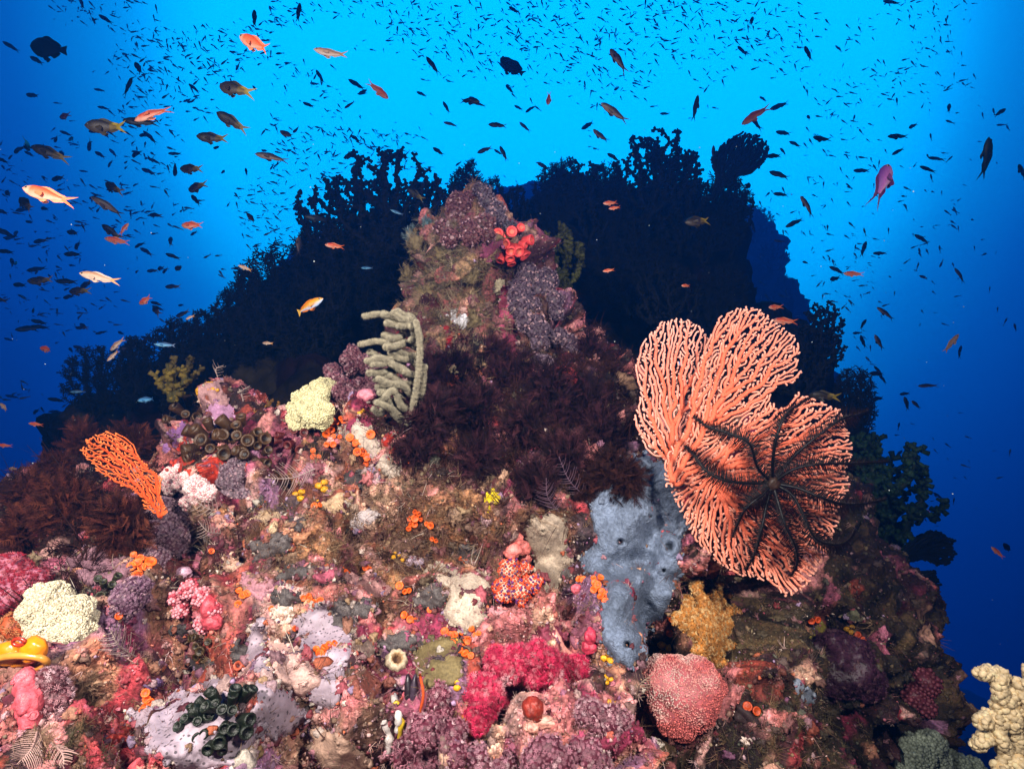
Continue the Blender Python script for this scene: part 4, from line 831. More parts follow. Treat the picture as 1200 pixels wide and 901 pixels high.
GWHERE = ['left of the white smear', 'above the speckled grey crust', 'above the pale pink patch', 'left of the grey hollow', 'below the brown turf', 'above the ring barnacle', 'left of the cream star sponge', 'below the white smear', 'under the dark bushes', 'below the slanting white strip', 'beside the feathery hydroid', 'above the green black cup coral', 'on the broad lilac sponge edge', 'below the grey lilac soft coral', 'between the beige and blue sponges']
GM = mat('grey_tunicate_skin', rough=.55, nscale=420, nvar=.6, bscale=500, bump=.7, spec=.35)
for (x, y, a, b), wh in zip(GREYS, GWHERE):
    drape('colonial_tunicate', ell(x, y, a, b), .009, srgb('4c4443') * RNG.uniform(.6, 1.3), 'dark grey speckled tunicate crust ' + wh, cat='tunicate crust', m=GM, lumps=.005, sc=60, edge=6)
PATCH = [(430, 690, 26, 12, 'a87a78', 'dusty rose coralline crust in the middle of the reef'), (300, 690, 18, 12, 'b07a84', 'pink coralline crust above the lilac strip sponge'), (380, 672, 18, 9, '9a4a5c', 'raspberry coralline crust below the brown turf'), (360, 560, 12, 12, 'b47c8c', 'pink coralline crust below the yellow sponge dabs'), (430, 560, 16, 9, 'c09098', 'pale pink coralline crust under the slanting white strip'),
         (300, 640, 12, 8, '7c2c34', 'dark red coralline crust left of the brown turf'), (262, 610, 14, 12, 'c88c7c', 'salmon coralline crust under the grey lilac soft coral'), (320, 610, 14, 8, 'd0b08c', 'sandy crust right of the grey lilac soft coral'), (640, 745, 18, 12, '8c3c50', 'wine red coralline crust above the pink stalked tunicate'), (690, 740, 16, 14, '7a4454', 'dull wine crust left of the lower blue sponge'),
         (430, 800, 20, 18, '8c5044', 'reddish brown rubble crust left of the white sponge stripe'), (180, 780, 12, 8, 'c88c70', 'apricot crust left of the broad lilac sponge'), (180, 805, 10, 6, '6c507a', 'violet crust below the feathery hydroid'), (140, 860, 14, 12, '9c3024', 'brick red crust at the lower left'), (270, 660, 14, 8, 'caa08c', 'peach crust right of the pink knobbly coral'),
         (230, 655, 12, 8, 'b8687c', 'rose crust above the pink knobbly coral'), (470, 640, 22, 12, '6c5040', 'brown crust left of the dark bushes'), (395, 590, 16, 14, 'b89878', 'sandy sponge crust above the white smear'), (560, 620, 14, 9, '806050', 'brown crust under the yellow sponge finger'), (480, 660, 12, 6, 'b8a0b0', 'mauve grey crust above the grey tunicates'),
         (420, 760, 20, 9, '9c8478', 'greyish pink crust left of the ring barnacle'), (330, 720, 10, 8, 'd8c0b0', 'cream crust above the pale pink patch'), (290, 880, 14, 10, '9a7a50', 'ochre crust at the bottom left of the tan sponge'), (1000, 720, 12, 8, '7c7a60', 'pale olive crust on the shaded right slope'), (960, 740, 8, 8, '8a7c30', 'mustard crust on the shaded right slope')]
CRM = mat('coralline_skin', rough=.65, nscale=200, nvar=.4, bscale=420, bump=.8, spec=.25)
for (x, y, a, b, h, lab) in PATCH:
    drape('coralline_crust', ell(x, y, a, b, wob=.35), .007, srgb(h), lab, cat='crust', m=CRM, lumps=.007, sc=75, edge=5)

# golden sea squirt, pink sponge, stalked tunicate, pink lumps
gD = min(hit(x, y)[0] @ FWD for x in (4, 14, 24, 34, 44) for y in (750, 760, 772) if hit(x, y)) - .012
gs = thing('sea_squirt', P(24, 765, gD), 'glossy golden yellow sea squirt at the left edge beside the cream coral', 'sea squirt')
GL = mat('glossy_tunic', rough=.3, nscale=60, nvar=.12, bscale=150, bump=.15, spec=.6, sss=.0)
mb = MB()
for (x, y, rx, ry, dd) in ((10, 765, 16, 14, 0), (39, 761, 15, 15, -.006), (24, 772, 22, 9, .006)):
    v, f = blob_v(4, .08, 1.6, x); s = mpp(gD); mb.add(v @ np.diag([rx * s, 10 * s, ry * s]) + P(x, y, gD + dd), f, srgb('f08a08') * (1 - .35 * np.clip(-v[:, 2:3] * .5 + fbm(v * 4, 2, 3)[:, None] * .5, 0, 1)))
mb.build('lobes', GL, gs)
mb = MB(); th = np.linspace(0, math.pi * 2, 40); addtube(mb, np.stack([P(24 + 31 * math.cos(a), 776 + 8 * math.sin(a), gD - .005 + .01 * math.sin(a)) for a in th]), .0042, srgb('d89038'), 8); mb.build('rim', GL, gs)
mb = MB(); th = np.linspace(0, math.pi * 2, 24); addtube(mb, np.stack([P(22 + 7 * math.cos(a), 752 + 4 * math.sin(a), gD - .012) for a in th]), .0022, srgb('b03018'), 6); mb.build('siphon', GL, gs)
lobe_coral('hydroid_mat', [(18, 735, 16), (5, 740, 12), (30, 742, 10)], srgb('b0502c'), srgb('c88050'), 'orange fuzzy hydroid mat growing on the golden sea squirt', cat='hydroid', psize=.005, dens=.6, lift=.8)
PK = mat('pink_tunic', rough=.45, nscale=130, nvar=.32, bscale=320, bump=.6, spec=.35, dots=(260, .16, .55))
def lumps_thing(name, lumps, col, label, cat, m=PK, lift=.5, osc=0, amp=.16, var=.3):
    L, N = spot(lumps[0][0], lumps[0][1], 5); t = thing(name, L, label, cat); mb = MB(); oms = []
    for k, (x, y, rx, ry) in enumerate(lumps):
        L, N = spot(x, y, 4); d = L @ FWD; s = mpp(d); c = P(x, y, d - min(rx, ry) * s * lift); v, f = blob_v(4, amp, 1.7, int(x + k)); w = v @ np.diag([rx * s, min(rx, ry) * s, ry * s]) + c
        mb.add(w, f, np.asarray(col) * (1 + var * fbm(v * 2, 2, k) + .15 * fbm(v * 9, 2, k))[:, None])
        for q in range(osc):
            u = unit(np.array([RNG.normal() * .7, -1, RNG.normal() * .7])); pc = c + u * np.array([rx, min(rx, ry), ry]) * s * 1.0; F0 = frame(u); a = np.linspace(0, 2 * math.pi, 14)
            om = MB(); oms.append(om); addtube(om, pc + .0042 * (np.cos(a)[:, None] * F0[:, 0] + np.sin(a)[:, None] * F0[:, 1]), .0013, np.asarray(col) * 1.15, 5)
    mb.build('body', m, t)
    for om in oms: om.build('siphon', m, t)
    return t
lumps_thing('tube_sponge', [(30, 800, 12, 16), (34, 822, 16, 18), (36, 842, 12, 14), (38, 786, 9, 8)], srgb('d85c68'), 'salmon pink lumpy sponge below the golden sea squirt', 'sponge', osc=2)
lumps_thing('sea_squirt', [(600, 645, 12, 10), (612, 640, 11, 10), (616, 654, 8, 7), (606, 632, 7, 7)], srgb('ee8078'), 'smooth pink sea squirt lobes left of the beige sponge', 'sea squirt')
lumps_thing('sea_squirt', [(676, 690, 7, 6)], srgb('e86878'), 'small pink sea squirt left of the orange tube corals on the blue sponge', 'sea squirt')
lumps_thing('sea_squirt', [(430, 463, 11, 8)], srgb('f090a0'), 'glossy pink sea squirt at the foot of the mauve bushy coral', 'sea squirt')
lumps_thing('sea_squirt', [(246, 712, 11, 13), (250, 728, 12, 10)], srgb('c84c58'), 'red pink sea squirt right of the pink knobbly coral', 'sea squirt')
lumps_thing('sea_squirt', [(215, 672, 10, 7)], srgb('e0b0c8'), 'pale lilac sea squirt below the grey mauve soft coral', 'sea squirt')
lumps_thing('sea_squirt', [(692, 745, 7, 9), (690, 758, 9, 8)], srgb('c03850'), 'raspberry sea squirt right of the pink stalked one', 'sea squirt')
lumps_thing('sea_squirt', [(625, 830, 12, 14)], srgb('8c2c20'), 'dark red sea squirt sheltered between the arms of the crimson coral', 'sea squirt', lift=.1)
lumps_thing('sea_squirt', [(635, 845, 16, 7), (622, 852, 9, 6)], srgb('dc9c8c'), 'flesh pink lobed sea squirt under the crimson coral', 'sea squirt')
lumps_thing('sea_squirt', [(730, 835, 6, 9)], srgb('e09c98'), 'pale pink upright sea squirt left of the coral ball', 'sea squirt')
lumps_thing('sea_squirt', [(616, 878, 6, 5)], srgb('f0a090'), 'tiny pink sea squirt at the bottom edge', 'sea squirt')
lumps_thing('sea_squirt', [(164, 635, 6, 6)], srgb('f08070'), 'tiny round pink sea squirt on the left of the grey mauve soft coral', 'sea squirt')
lumps_thing('sea_squirt', [(959, 754, 5, 5)], srgb('c8a098'), 'tiny pale round sea squirt alone on the shaded right slope', 'sea squirt')
tk = thing('sea_squirt', spot(660, 770)[0], 'pink stalked sea squirt with two horns above the crimson coral', 'sea squirt'); dS = spot(655, 755)[0] @ FWD - .02
mb = MB(); addtube(mb, bez([P(648, 737, dS), P(650, 750, dS - .01), P(658, 762, dS - .01), P(670, 772, dS)], 6), mpp(dS) * np.interp(np.linspace(0, 1, 19), [0, .3, .6, 1], [4, 9, 7, 6]), srgb('f0a498'), 12)
addtube(mb, bez([P(650, 750, dS - .008), P(642, 755, dS - .008), P(636, 762, dS - .004)], 5), mpp(dS) * np.linspace(8, 3.5, 11), srgb('f0a498'), 10); mb.build('body', PK, tk)

# cup corals
OR, ORM = srgb('f0600c'), srgb('d04a04')
CUPS = [(390, 479, 4, 1, 'above the upper orange cluster'), (385, 500, 4.5, 5, 'left of the slanting white strip'), (402, 489, 4, 2, 'at the top end of the slanting white strip'), (402, 503, 4, 2, 'touching the left of the slanting white strip'), (396, 494, 3.2, 1, 'between two larger clusters'), (392, 512, 3.8, 2, 'below the upper orange cluster'), (384, 520, 4.5, 2, 'lowest left of the upper cluster'), (369, 536, 4.5, 3, 'alone left of the slanting strip'),
        (434, 509, 5, 1, 'at the right edge of the slanting strip with a wide open mouth'), (416, 519, 4.4, 3, 'on the middle of the slanting strip'), (419, 529, 4.6, 3, 'below the middle of the slanting strip'), (433, 536, 4.6, 5, 'stacked at the lower part of the slanting strip'), (481, 541, 3, 1, 'under the dark red spot'), (367, 593, 4, 2, 'below the yellow dabs'),
        (482, 612, 4.4, 5, 'in the brown turf below the dark bushes'), (486, 598, 4, 2, 'topmost in the brown turf'), (502, 613, 4, 2, 'rightmost in the brown turf'), (495, 607, 3.2, 1, 'small one in the brown turf'), (507, 630, 3.2, 2, 'lowest in the brown turf'), (541, 652, 3.6, 2, 'above the cream star sponge'), (549, 657, 3, 1, 'just right of the pair above the cream star sponge'),
        (401, 672, 5, 4, 'in the middle of the rose crust'), (427, 663, 4, 2, 'above the rose crust'), (355, 700, 4, 2, 'left of the grey tunicates'), (370, 705, 4.4, 3, 'above the lilac sponge'), (473, 691, 4.2, 3, 'left of the cream star sponge'), (481, 725, 4.4, 3, 'beside the grey hollow below the star sponge'), (372, 769, 5.5, 5, 'large cluster on the lilac sponge'), (384, 757, 4, 2, 'above the large cluster on the lilac sponge'), (375, 745, 3.4, 1, 'high on the lilac sponge'),
        (527, 746, 5, 4, 'left one over the olive sponge'), (547, 749, 4.6, 4, 'upper middle one over the olive sponge'), (557, 744, 4, 3, 'upper right one over the olive sponge'), (547, 769, 5, 3, 'right side of the olive sponge'), (572, 760, 4, 2, 'left of the crimson coral'), (505, 715, 3.6, 2, 'on the grey tunicate by the cream sponge'), (345, 735, 3.2, 1, 'in the cream crust'), (320, 713, 3, 1, 'near the narrow lilac strip'),
        (680, 680, 4, 2, 'at the left notch of the blue sponge'), (698, 684, 4.5, 5, 'top cluster of the chain on the blue sponge'), (706, 695, 4.5, 3, 'middle of the chain on the blue sponge'), (710, 706, 4.4, 3, 'lower part of the chain on the blue sponge'), (714, 714, 4.2, 3, 'lowest of the chain on the blue sponge'), (700, 590, 4.4, 4, 'at the upper left rim of the blue sponge'), (788, 724, 4, 3, 'between the blue sponge and the golden coral'), (784, 738, 4.2, 2, 'left foot of the golden coral'),
        (166, 668, 6, 7, 'large bright cluster below the mauve soft coral'), (164, 655, 4.5, 3, 'just above the large bright cluster on the left'), (147, 643, 5, 3, 'beside the brown bushes at the left'), (284, 699, 5, 4, 'right of the red pink sea squirt'), (137, 722, 4, 1, 'left of the feathery hydroid'), (247, 647, 4, 1, 'above the pink knobbly coral'), (172, 818, 5, 4, 'low at the left in the dark rubble'), (131, 710, 3.5, 1, 'beside the cream cauliflower coral'), (877, 830, 5, 2, 'dull one right of the coral ball'), (950, 725, 4, 2, 'dim one on the shaded slope'), (1008, 745, 4, 2, 'dim one high on the shaded slope')]
for (x, y, r, n, wh) in CUPS:
    c = OR * RNG.uniform(.8, 1.1) * (np.array([.55, .45, .5]) if x > 860 else 1); cup_coral(x, y, r, n, c, 'orange cup coral, ' + wh, ORM * (.5 if x > 860 else 1), group='orange cup corals')  # dimmer orange towards the right: the slope's shade is put into the colour
YL = [(424, 484, 3.6, 2, 'above the slanting white strip'), (351, 580, 5.5, 3, 'bright lobed one left of the sandy crust'), (378, 569, 6, 3, 'pale one above the sandy crust'), (463, 650, 4, 3, 'under the brown turf'), (474, 655, 3.5, 2, 'just right of the brown turf group'), (520, 755, 4, 2, 'left on the olive sponge'), (536, 752, 3.6, 2, 'in the middle of the orange corals on the olive sponge'), (533, 802, 5.5, 3, 'below the olive sponge'), (543, 845, 5, 3, 'upper one left of the crimson arm'), (547, 858, 5, 4, 'lower one left of the crimson arm'), (779, 760, 7, 4, 'bright lobed one at the foot of the blue sponge'), (713, 770, 6, 3, 'left of the lower tip of the blue sponge'), (712, 796, 4.5, 3, 'above the pale net hydroid'), (717, 821, 4.5, 2, 'above the plum coral by the coral ball'), (878, 832, 4, 1, 'dull one on the shade line right of the coral ball'), (996, 737, 4.5, 3, 'dim one on the shaded slope'), (252, 455, 3.6, 2, 'on the crest of the knoll'), (372, 585, 3, 1, 'small one below the pale yellow sponge')]
for (x, y, r, n, wh) in YL:
    lumps_thing('finger_sponge', [(x + r * .8 * math.cos(i * 2.1 + x), y + r * .8 * math.sin(i * 2.1 + x), r * .75, r * .62) for i in range(n)], srgb('f0a808') * RNG.uniform(.75, 1.05) * (.5 if x > 860 else 1), 'yellow sponge knob, ' + wh, 'sponge', m=CUPM)  # yellow halved on the right slope, its shade painted into the knobs
cup_coral(597, 284, 6.4, 15, srgb('e84a48'), 'coral red cluster of cup corals on the right shoulder of the pinnacle', srgb('f0785c'), spread=2.6, long=1.5, name='cup_coral_cluster', out=1.1)
cup_coral(265, 840, 7, 20, srgb('10180a'), 'green black cup coral cluster standing on the broad lilac sponge', srgb('0a0806'), spread=3.2, long=2.0, name='cup_coral_cluster', out=1.3)
cup_coral(232, 850, 6, 8, srgb('101a0a'), 'smaller green black cup coral on the left of the large one', srgb('0a0806'), spread=2.4, long=1.8, name='cup_coral_cluster', out=1.2)
cup_coral(278, 780, 5, 2, srgb('c85a3c'), 'pale orange ringed cup coral above the green black cluster', srgb('5a100c'), name='cup_coral')
cup_coral(240, 754, 5, 8, srgb('3a2a10'), 'olive brown cup corals in the dark hollow above the broad lilac sponge', srgb('120a04'), spread=3, name='cup_coral_cluster')
cup_coral(122, 690, 5, 7, srgb('2c2c14'), 'olive black cup corals right of the cream cauliflower coral', srgb('0c0a04'), spread=2.8, name='cup_coral_cluster', long=1.5)
for (x, y, r, n, lab) in ((250, 520, 7, 12, 'brown green cup corals below the pink crusted knoll'), (285, 515, 7, 12, 'olive brown cup corals on the right flank of the knoll'), (222, 492, 6, 8, 'dark olive cup corals under the knoll'), (300, 540, 6, 8, 'dark brown cup corals at the foot of the knoll')):
    cup_coral(x, y, r, n, srgb('4a3014') * RNG.uniform(.7, 1.1), lab, srgb('140a04'), spread=2.6, long=1.8, out=1.2, name='cup_coral_cluster')
cup_coral(350, 510, 6, 9, srgb('5a1c18'), 'dark red cup corals at the foot of the pale yellow mound', srgb('2a0806'), spread=3, long=1.4, name='cup_coral_cluster', out=1.2)

# mussel, barnacle, white stripes
ms = thing('mussel', spot(480, 815)[0], 'dark purple mussel gaping vertically right of the white stripe', 'mussel'); dM = spot(482, 815)[0] @ FWD - .006; s_ = mpp(dM)
for sx, cc in ((-2.5, '241820'), (2.5, '3a2c3a')):
    v, f = blob_v(4, .05, 2, 3); mb = MB().add(v @ np.diag([5.5 * s_, 9 * s_, 25 * s_]) @ np.array([[1, 0, 0], [0, 1, 0], [.12 * sx / 4, 0, 1]]) + P(482 + sx, 816, dM + .011), f, srgb(cc)); mb.build('shell', mat('mussel_shell', rough=.35, nscale=200, nvar=.3, bscale=120, bump=.3, spec=.5), ms)
mb = MB(); addtube(mb, bez([P(492, 790, dM), P(496, 815, dM - .004), P(490, 840, dM)], 6), .0022, srgb('c85020'), 6); mb.build('mantle', SOFT, ms)
br = thing('barnacle', spot(464, 775)[0], 'cream ring shaped barnacle above the white stripe', 'barnacle'); L, N = spot(464, 775); F0 = frame(unit(N - L)); mb = MB(); a = np.linspace(0, 2 * math.pi, 40); rr_ = mpp(L @ FWD)
prof = [(13, 0), (12, 8), (9, 12), (6, 11), (5, 4), (0, 2)]; V = np.array([[r * math.cos(t) * (1 + .10 * math.sin(9 * t)), r * math.sin(t) * (1 + .10 * math.sin(9 * t)), z] for r, z in prof for t in np.arange(24) / 24 * 2 * math.pi]) * rr_
Fq = np.array([[i * 24 + j, i * 24 + (j + 1) % 24, (i + 1) * 24 + (j + 1) % 24, (i + 1) * 24 + j] for i in range(5) for j in range(24)]); mb.add(V @ F0.T + L, Fq, np.repeat(pal('a08c74', 'b8a48a', 'c4b298', 'b08c64', '6a4a30', '4a3020'), 24, 0)); mb.build('shell', CRM, br)
for pts, c, lab in (([(460, 796), (462, 815), (467, 835), (466, 855)], 'e8e0dc', 'upright white sponge stripe left of the dark mussel'), ([(450, 845), (456, 862), (455, 880)], 'e0d4d0', 'short white sponge stripe below the taller one'), ([(464, 822), (470, 845), (468, 868)], 'd8b428', 'thin yellow sponge stripe along the white stripe')):
    p3 = [hit(x, y)[0] for x, y in pts]; mb = MB(); b = bez(p3, 6); addtube(mb, b - FWD * .001, .0046 * (1 + .14 * np.sin(np.arange(len(b)) * 1.1) + .12 * RNG.normal(size=len(b))), srgb(c) * .85, 9); tag(mb.build('stripe_sponge', SOFT), lab, 'sponge')

# feathery white hydroids
FEM = mat('hydroid_thread', rough=.6, nscale=100, nvar=.2, bump=0, spec=.3)
def hydroid(base, tip, w, label, col='a48e88', n=15, r=.0008, curve=6, dd=-.05):
    L, N = spot(*base, 5); d = L @ FWD; a, b = np.array(base, float), np.array(tip, float); side = np.array([b[1] - a[1], a[0] - b[0]]); side = side / np.hypot(*side); mb = MB()
    mid = (a + b) / 2 + side * curve; pts = bez([L, P(*mid, d + dd * .7), P(*b, d + dd)], 10); addtube(mb, pts, np.linspace(1.6, .7, len(pts)) * r, srgb(col), 5); px, py, dp = proj(pts)
    for i in range(n):
        k = int(2 + (len(pts) - 4) * i / n); L_ = w * math.sin(math.pi * min(.98, .25 + .7 * i / n)) * RNG.uniform(.6, 1.15); ax = b - a; ax = ax / np.hypot(*ax)
        for s in (-1, 1):
            e = np.array([px[k], py[k]]) + side * s * L_ + ax * L_ * .75; m_ = (np.array([px[k], py[k]]) + e) / 2 + ax * -L_ * .08
            q = bez([pts[k], P(*m_, dp[k] - .004), P(*e, dp[k] - .010)], 4); addtube(mb, q, np.linspace(.9, .35, len(q)) * r, srgb(col) * (.8 + .4 * RNG.random()), 4)
    return tag(mb.build('feather_hydroid', FEM, origin=L), label, 'hydroid', 'feathery white hydroids')
hydroid((185, 765), (118, 722), 34, 'pinkish white feathery hydroid fan left of the dark hollow', n=17, r=.0008)
hydroid((160, 770), (128, 735), 20, 'smaller feathery hydroid under the pinkish white fan', n=11)
hydroid((372, 548), (310, 560), 18, 'pale feathery hydroid lying above the yellow sponge dabs', n=13)
hydroid((268, 600), (222, 580), 14, 'thin white feathery hydroid below the pinkish white soft coral', n=9)
hydroid((262, 625), (232, 610), 14, 'second thin white hydroid, nearer the grey lilac soft coral', n=8)
hydroid((255, 442), (262, 428), 9, 'tiny white hydroid sprig on top of the knoll', n=5, dd=0)
hydroid((285, 470), (293, 452), 9, 'tiny white hydroid sprig right of the knoll', n=6, dd=0)
hydroid((690, 585), (655, 535), 16, 'mauve feathery hydroid hanging under the dark bushes', '5c4454', n=12)
hydroid((655, 600), (640, 560), 16, 'mauve feathery hydroid left of the blue sponge top', '5c4454', n=11)
hydroid((760, 800), (722, 780), 20, 'pale net hydroid at the lower tip of the blue sponge', 'a08878', n=10)
hydroid((745, 820), (765, 790), 14, 'pale net hydroid left of the coral ball', 'a08878', n=8)
hydroid((45, 850), (20, 895), 24, 'pale pink hydroid fan at the bottom left corner', 'b08c84', n=16, r=.0008)
hydroid((60, 870), (75, 900), 16, 'second pink hydroid fan on the bottom edge at the left', 'b08c84', n=10)

# dark feathery bushes
DK = pal('4a2018', '38150f', '5a281a', '4c241a', '6a3624', '30120d')
BUSH = [(70, 595, 62, 62, 520, 'large dark brown bush at the left edge of the reef'), (140, 615, 42, 42, 300, 'dark brown bush behind the small orange sea fan'), (35, 580, 32, 46, 240, 'dark brown bush hanging over the water at the far left'), (95, 515, 32, 34, 220, 'dark brown bush standing highest at the left'), (150, 522, 42, 32, 240, 'dark brown bush above the small orange sea fan'), (20, 620, 22, 36, 130, 'narrow dark brown bush lowest at the far left'), (60, 545, 30, 26, 160, 'dark brown bush on the left slope above the large one'),
        (500, 490, 46, 40, 330, 'dark maroon bush right of the pale finger coral'), (530, 432, 36, 30, 240, 'dark maroon bush under the face of the pinnacle'), (505, 440, 22, 40, 170, 'narrow dark maroon bush left of the pinnacle foot'), (600, 440, 40, 32, 250, 'dark maroon bush at the foot of the pink ridge'), (645, 455, 40, 40, 270, 'dark maroon bush right of the pink ridge foot'), (690, 475, 38, 46, 250, 'dark maroon bush left of the salmon fans'), (615, 500, 30, 28, 180, 'dark maroon bush in the centre of the reef'), (630, 570, 34, 38, 240, 'dark maroon bush above the beige sponge'), (660, 530, 42, 34, 240, 'dark maroon bush above the top of the blue sponge'), (715, 555, 30, 40, 260, 'dark feathery bush drooping over the blue sponge'), (738, 560, 22, 34, 200, 'dark feathery bush at the left edge of the salmon fans, above the blue sponge'), (688, 575, 24, 34, 200, 'dark feathery bush hanging beside the upper left of the blue sponge'), (560, 540, 36, 26, 190, 'brown bush above the yellow sponge finger'), (690, 410, 24, 24, 130, 'small dark bush at the right end of the pinnacle ridge'), (485, 530, 34, 22, 170, 'dark bush below the finger coral'), (560, 480, 40, 34, 240, 'dark maroon bush between the pinnacle face and the centre bushes'), (645, 500, 36, 30, 220, 'dark maroon bush right of the centre bushes'), (580, 410, 30, 24, 170, 'dark maroon bush at the lower edge of the pinnacle face'), (705, 510, 30, 34, 200, 'dark maroon bush left of the left salmon fan'), (515, 480, 30, 30, 190, 'dark maroon bush beside the finger coral stem')]
for i, (x, y, w, h, n, lab) in enumerate(BUSH):
    ctr_ = 7 <= i and i not in (16, 17, 18)
    plume_bush('hydroid_bush', x, y, w * (1.05 if ctr_ else 1), h * (1.3 if ctr_ else 1), int(n * 1.7), (.040, .060, .048)[i % 3], (pal('30141c', '220e14', '3c1a22', '281018', '46242a', '1a0a10') if ctr_ else DK) if i not in (16, 17, 18) else pal('2e1410', '240e0c', '3c1c14'), lab, 'hydroid bush', 'dark feathery bushes', upb=.5 if i not in (16, 17, 18) else -.5, lift=.02 + .02 * (i % 2))
TN = pal('8a7858', '94805e', '7a6a4c', 'a08c6c')
for (x, y, w, h, lab) in ((488, 285, 20, 24, 'tan feathery hydroids on the left shoulder of the pinnacle'), (478, 320, 12, 20, 'tan feathery hydroids lower on the left side of the pinnacle'), (520, 300, 20, 20, 'tan hydroid tuft high on the face of the pinnacle'), (500, 345, 18, 22, 'tan hydroid tuft on the lower left face of the pinnacle'), (552, 320, 16, 22, 'grey tan hydroid tuft on the middle of the pinnacle'), (558, 370, 18, 24, 'grey tan hydroid tuft low on the pinnacle')):
    plume_bush('hydroid_bush', x, y, w, h, 90, .034, TN, lab, 'hydroid bush', 'tan hydroids on the pinnacle', upb=.7)
for (x, y, w, h, c, lab) in ((480, 275, 10, 16, '7a9098', 'blue grey hydroid fringe on the upper left edge of the pinnacle'), (500, 262, 9, 10, '6a8890', 'blue grey hydroid tuft beside the pinnacle tip'), (505, 500, 16, 22, '5a7080', 'blue grey veil of hydroids over the foot of the finger coral')):
    plume_bush('hydroid_bush', x, y, w, h, 70, .034, [srgb(c), srgb(c) * .7], lab, 'hydroid bush', None, upb=.9)
LT = pal('a88870', 'b89478', '94705c')
for (x, y, w, h, lab) in ((535, 600, 26, 26, 'tan feathery tuft under the dark bushes'), (450, 590, 26, 18, 'tan feathery tuft in the middle of the reef'), (340, 650, 24, 14, 'tan feathery tuft left of the white smear'), (560, 565, 18, 18, 'pinkish tan tuft by the yellow sponge finger'), (230, 600, 16, 16, 'tan tuft by the pinkish white soft coral'), (100, 800, 22, 22, 'brown tuft in the rubble right of the mauve column'), (40, 870, 24, 18, 'brown tuft near the bottom left corner')):
    plume_bush('hydroid_bush', x, y, w, h, 110, .026, LT, lab, 'hydroid bush', 'tan tufts among the crusts', upb=.6, dep=.35)

# ---------------------------------------------------------------- tree corals on the dark reef behind
NAVY = srgb('141418')
TREEM = mat('tree_coral_skin', rough=.8, nscale=30, nvar=.3, bscale=120, bump=.5, spec=.15)
VAR = [knob_tree(11, (.9, .8, 1.0), 520, .03, .05, .009, .026, 3, NAVY, NAVY * 1.2, .7, .024, sth=.34), knob_tree(12, (1.1, .8, 1.0), 520, .03, .055, .010, .028, 3, NAVY, NAVY * 1.2, .7, .026, sth=.34),
       knob_tree(13, (.7, .6, 1.0), 520, .028, .04, .004, .022, 7, NAVY, NAVY * 1.1, .6, .042, sth=.07), knob_tree(14, (1.0, .8, 1.0), 900, .03, .04, .004, .02, 6, NAVY, NAVY * 1.1, .6, .040, sth=.07)]
MESH = []
TR = [  # base px, py, depth, height px, kind, label
    (460, 330, 2.75, 160, 0, 'big dark tree coral with finger branches standing left of the pinnacle top'), (415, 340, 2.9, 130, 1, 'dark tree coral on the left of the big one, its tips against bright water'), (500, 310, 2.9, 110, 1, 'dark tree coral between the big one and the pinnacle'), (440, 400, 2.7, 140, 3, 'dark bushy coral below the big tree coral'), (385, 400, 2.8, 140, 3, 'dark bushy coral at the left rim of the main dark crest'),
    (545, 290, 3.0, 110, 2, 'slim dark tree coral right behind the pinnacle tip'), (575, 290, 3.1, 84, 2, 'low dark tree coral right of the slim one'), (605, 290, 3.1, 70, 1, 'low dark tree coral behind the pink cup corals'), (650, 280, 3.1, 100, 2, 'dark tree coral pointing up in the middle of the crest'), (690, 290, 3.1, 105, 0, 'dark tree coral right of the crest middle'), (722, 280, 3.1, 90, 3, 'dark bushy coral in the crest between two tree corals'), (760, 290, 3.0, 138, 0, 'tall dark tree coral with the highest tips of the crest'),
    (795, 300, 3.0, 120, 1, 'dark tree coral right of the tallest one'), (825, 310, 2.95, 105, 3, 'dark bushy coral under the upper right sea fan'), (855, 300, 2.95, 95, 0, 'dark tree coral leaning right below the upper right sea fan'), (845, 400, 2.8, 90, 3, 'dark bushy coral low on the right flank of the crest'), (740, 370, 2.9, 110, 3, 'dark bushy coral in the shade above the salmon fans'), (790, 400, 2.75, 90, 1, 'dark tree coral in the shade behind the salmon fans'),
    (965, 450, 2.45, 100, 0, 'dark tree coral with curled tips on the right flank against blue water'), (935, 470, 2.45, 85, 1, 'dark tree coral left of the curled one on the right flank'), (1000, 520, 2.4, 90, 3, 'dark bushy coral below the curled tree coral'), (1010, 590, 2.2, 100, 3, 'dark bushy coral behind the feather star arms'),
    (330, 430, 2.9, 128, 2, 'feathery dark tree coral peaking against blue water at the left'), (350, 430, 2.85, 158, 3, 'feathery dark bushy coral joining the left peak to the crest'), (298, 440, 2.9, 122, 2, 'feathery dark tree coral just left of the peak'), (262, 450, 2.8, 115, 3, 'dark bushy coral above the knoll'), (225, 465, 2.8, 103, 2, 'feathery dark tree coral left of the knoll'), (190, 480, 2.7, 109, 3, 'dark bushy coral at the left behind the brown bushes'), (150, 490, 2.6, 97, 2, 'feathery dark tree coral near the left end of the far reef'), (112, 490, 2.6, 85, 3, 'dark bushy coral at the left end of the far reef')]
TR += [(885, 285, 9.2, 44, 3, 'hazy blue bushy coral far off to the right of the crest'), (905, 320, 9.0, 40, 1, 'hazy blue tree coral below the far bushy one'), (925, 365, 8.9, 44, 3, 'hazy blue bushy coral low on the far right ridge'), (868, 265, 9.4, 40, 2, 'small hazy blue coral at the top of the far right ridge')]
